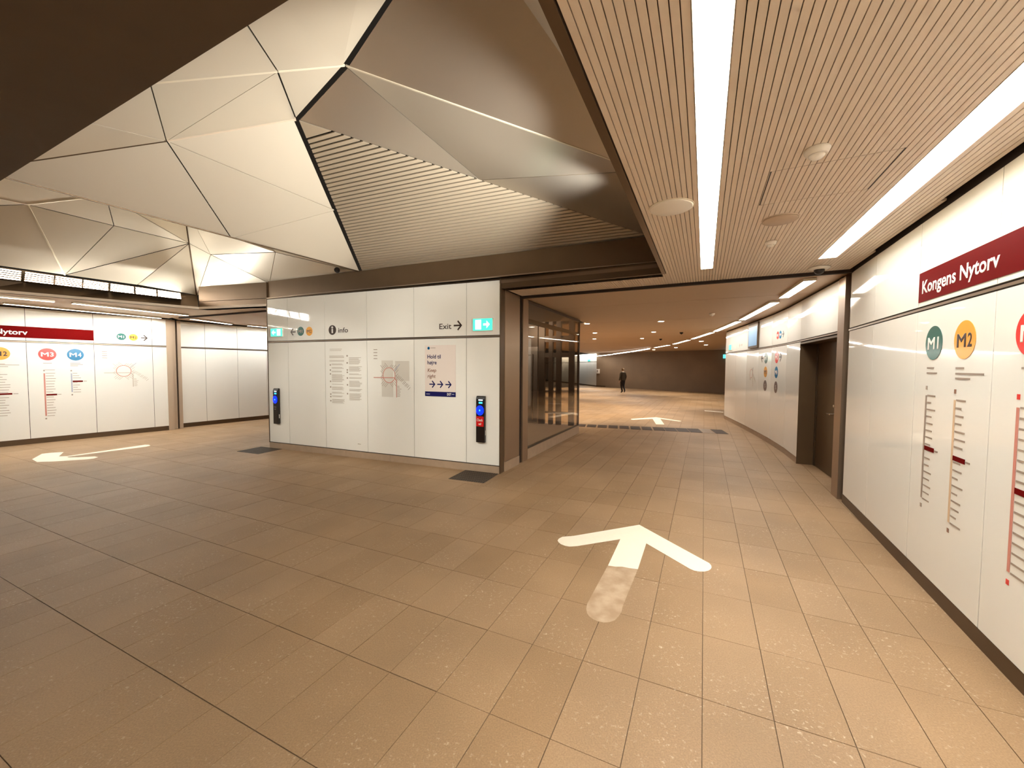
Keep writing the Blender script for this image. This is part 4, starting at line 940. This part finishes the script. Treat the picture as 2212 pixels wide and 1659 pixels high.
grate(gq(4.73, 5.33, 0.012, 0.56), 'dark floor grate at the right corner of the block under the red stickered reader')
grate(gq(-0.25, 0.37, 0.012, 0.52), 'dark floor grate at the left corner of the block')
# row of dark plates across the corridor floor
r = tag(empty('floor_plates', Matrix.Translation((4, 11.2, 0))), 'row of dark metal plates set across the corridor floor', 'floor plate')
na, nb = V((1.90, 11.58, 0)), V((5.75, 10.33, 0)); fa_, fb_ = V((2.02, 12.05, 0)), V((5.95, 11.05, 0))
NP = 13; off = V((4, 11.2, 0))
for i in range(NP):
    t0, t1 = i / NP, (i + 1) / NP - (0.012 if i < 7 else 0.004)
    q = [lerp(na, nb, t0), lerp(na, nb, t1), lerp(fa_, fb_, t1), lerp(fa_, fb_, t0)]
    MB().prism([p - off + V((0, 0, 0.0008)) for p in q], (0, 0, 0.004)).build('plate', 'plate' if i != 11 else 'steel', r)

# ------------------------------------------------------------------ person walking away
def person(x, y, heading):
    r = tag(empty('person', Matrix.Translation((x, y, 0)) @ Matrix.Rotation(heading, 4, 'Z') @ Matrix.Scale(0.965, 4)), 'person in olive brown jacket and dark trousers walking away in the corridor', 'person')
    # local axes: +y is where the person walks, +x their right
    J = dict(pel=((0, 0, 0.95), (.155, .115)), waist=((0, 0, 1.08), (.178, .125)), chest=((0, 0.01, 1.28), (.185, .13)), sh=((0, 0.0, 1.43), (.13, .085)), neck=((0, 0.01, 1.52), (.058, .058)), head0=((0, 0.03, 1.585), (.070, .082)), head1=((0, 0.035, 1.66), (.078, .095)), head2=((0, 0.03, 1.735), (.055, .065)),
             sL=((-.18, 0, 1.41), (.070, .070)), eL=((-.232, -.03, 1.15), (.056, .056)), wL=((-.262, .03, 0.91), (.040, .040)), hL=((-.268, .05, 0.81), (.036, .022)),
             sR=((.185, 0, 1.41), (.062, .062)), eR=((.225, -.04, 1.15), (.056, .056)), wR=((.205, .05, 0.91), (.040, .040)), hR=((.195, .07, 0.82), (.034, .022)),
             tL=((-.085, 0, 0.88), (.115, .11)), kL=((-.07, .08, 0.49), (.080, .076)), aL=((-.02, .03, 0.10), (.056, .056)), fL=((-.05, .17, 0.045), (.044, .038)),
             tR=((.085, 0, 0.88), (.115, .11)), kR=((.055, .0, 0.48), (.080, .076)), aR=((.045, -.20, 0.17), (.054, .054)), fR=((.05, -.10, 0.06), (.044, .038)))
    E = [('pel', 'waist'), ('waist', 'chest'), ('chest', 'sh'), ('sh', 'neck'), ('neck', 'head0'), ('head0', 'head1'), ('head1', 'head2'), ('sh', 'sL'), ('sL', 'eL'), ('eL', 'wL'), ('wL', 'hL'), ('sh', 'sR'), ('sR', 'eR'), ('eR', 'wR'), ('wR', 'hR'),
         ('pel', 'tL'), ('tL', 'kL'), ('kL', 'aL'), ('aL', 'fL'), ('pel', 'tR'), ('tR', 'kR'), ('kR', 'aR'), ('aR', 'fR')]
    def skin_mesh(name, keys, edges, sub, mats, root):
        me = bpy.data.meshes.new(name); idx = {k: i for i, k in enumerate(keys)}
        me.from_pydata([J[k][0] for k in keys], [(idx[a], idx[b]) for a, b in edges], [])
        o = bpy.data.objects.new(name, me); C.objects.link(o)
        o.modifiers.new('skin', 'SKIN').use_smooth_shade = True
        for i, k in enumerate(keys):
            me.skin_vertices[0].data[i].radius = J[k][1]; me.skin_vertices[0].data[i].use_root = (k == root)
        s_ = o.modifiers.new('sub', 'SUBSURF'); s_.levels = sub; s_.render_levels = sub
        dg = bpy.context.evaluated_depsgraph_get(); dg.update()
        m2 = bpy.data.meshes.new_from_object(o.evaluated_get(dg)); bpy.data.objects.remove(o); m2.name = name
        m2.materials.clear()
        for m in mats: m2.materials.append(M[m])
        return m2
    bmse = skin_mesh('body', list(J), E, 2, ['coat', 'trousers', 'skin', 'shoe', 'shirt'], 'pel')
    for p in bmse.polygons:
        c = p.center; z = c.z; p.use_smooth = True
        if abs(c.x) > 0.17 and z < 0.89: k = 2
        elif z > 1.55: k = 2
        elif z > 1.47 and abs(c.x) < 0.09: k = 4
        elif z > 0.90 or (abs(c.x) > 0.19 and z > 0.8): k = 0
        elif z > 0.10 and not (c.y < -0.1 and z < 0.14): k = 1
        else: k = 3
        p.material_index = k
    link('body', bmse, r)
    # fingers
    for sx, hx, hy in ((-1, -.268, .05), (1, .195, .07)):
        mb = MB()
        for i, l in enumerate((0.062, 0.072, 0.066, 0.052)):
            yy = hy + 0.03 - i * 0.02
            mb.bar((hx, yy, 0.80), (hx - sx * 0.006, yy + 0.006, 0.79 - l * 0.6), 0.016, 0.016, (0, 1, 0)); mb.bar((hx - sx * 0.006, yy + 0.006, 0.79 - l * 0.55), (hx - sx * 0.022, yy + 0.014, 0.79 - l), 0.014, 0.014, (0, 1, 0))
        mb.bar((hx - sx * 0.01, hy + 0.035, 0.83), (hx - sx * 0.03, hy + 0.06, 0.78), 0.018, 0.018, (0, 1, 0))
        mb.build('fingers', 'skin', r)
    # hair: cap over the back of the head; ears, nose
    MB().lathe((0, 0.022, 1.64), (0, -0.18, 1), [(0.085, -0.03), (0.093, 0.02), (0.088, 0.07), (0.060, 0.115), (0.02, 0.133), (0.002, 0.135)], 20).build('hair', 'hair', r, True)
    for sx in (-1, 1): MB().lathe((sx * 0.082, 0.04, 1.635), (sx, -0.4, 0), [(0.026, 0), (0.028, 0.008), (0.012, 0.013)], 12).build('ear', 'skin', r, True)
    MB().prism([(-0.014, 0.118, 1.63), (0.014, 0.118, 1.63), (0, 0.145, 1.632), ], (0, -0.008, 0.045)).build('nose', 'skin', r)
    for sx in (-1, 1): MB().lathe((sx * 0.032, 0.116, 1.675), (0, 1, 0), [(0.011, 0), (0.009, 0.006), (0.002, 0.009)], 10).build('eye', 'black', r, True)
    MB().box(-0.024, 0.108, 1.598, 0.024, 0.122, 1.606).build('mouth', 'rust', r)
    return r
person(7.573, 26.871, 0.25)
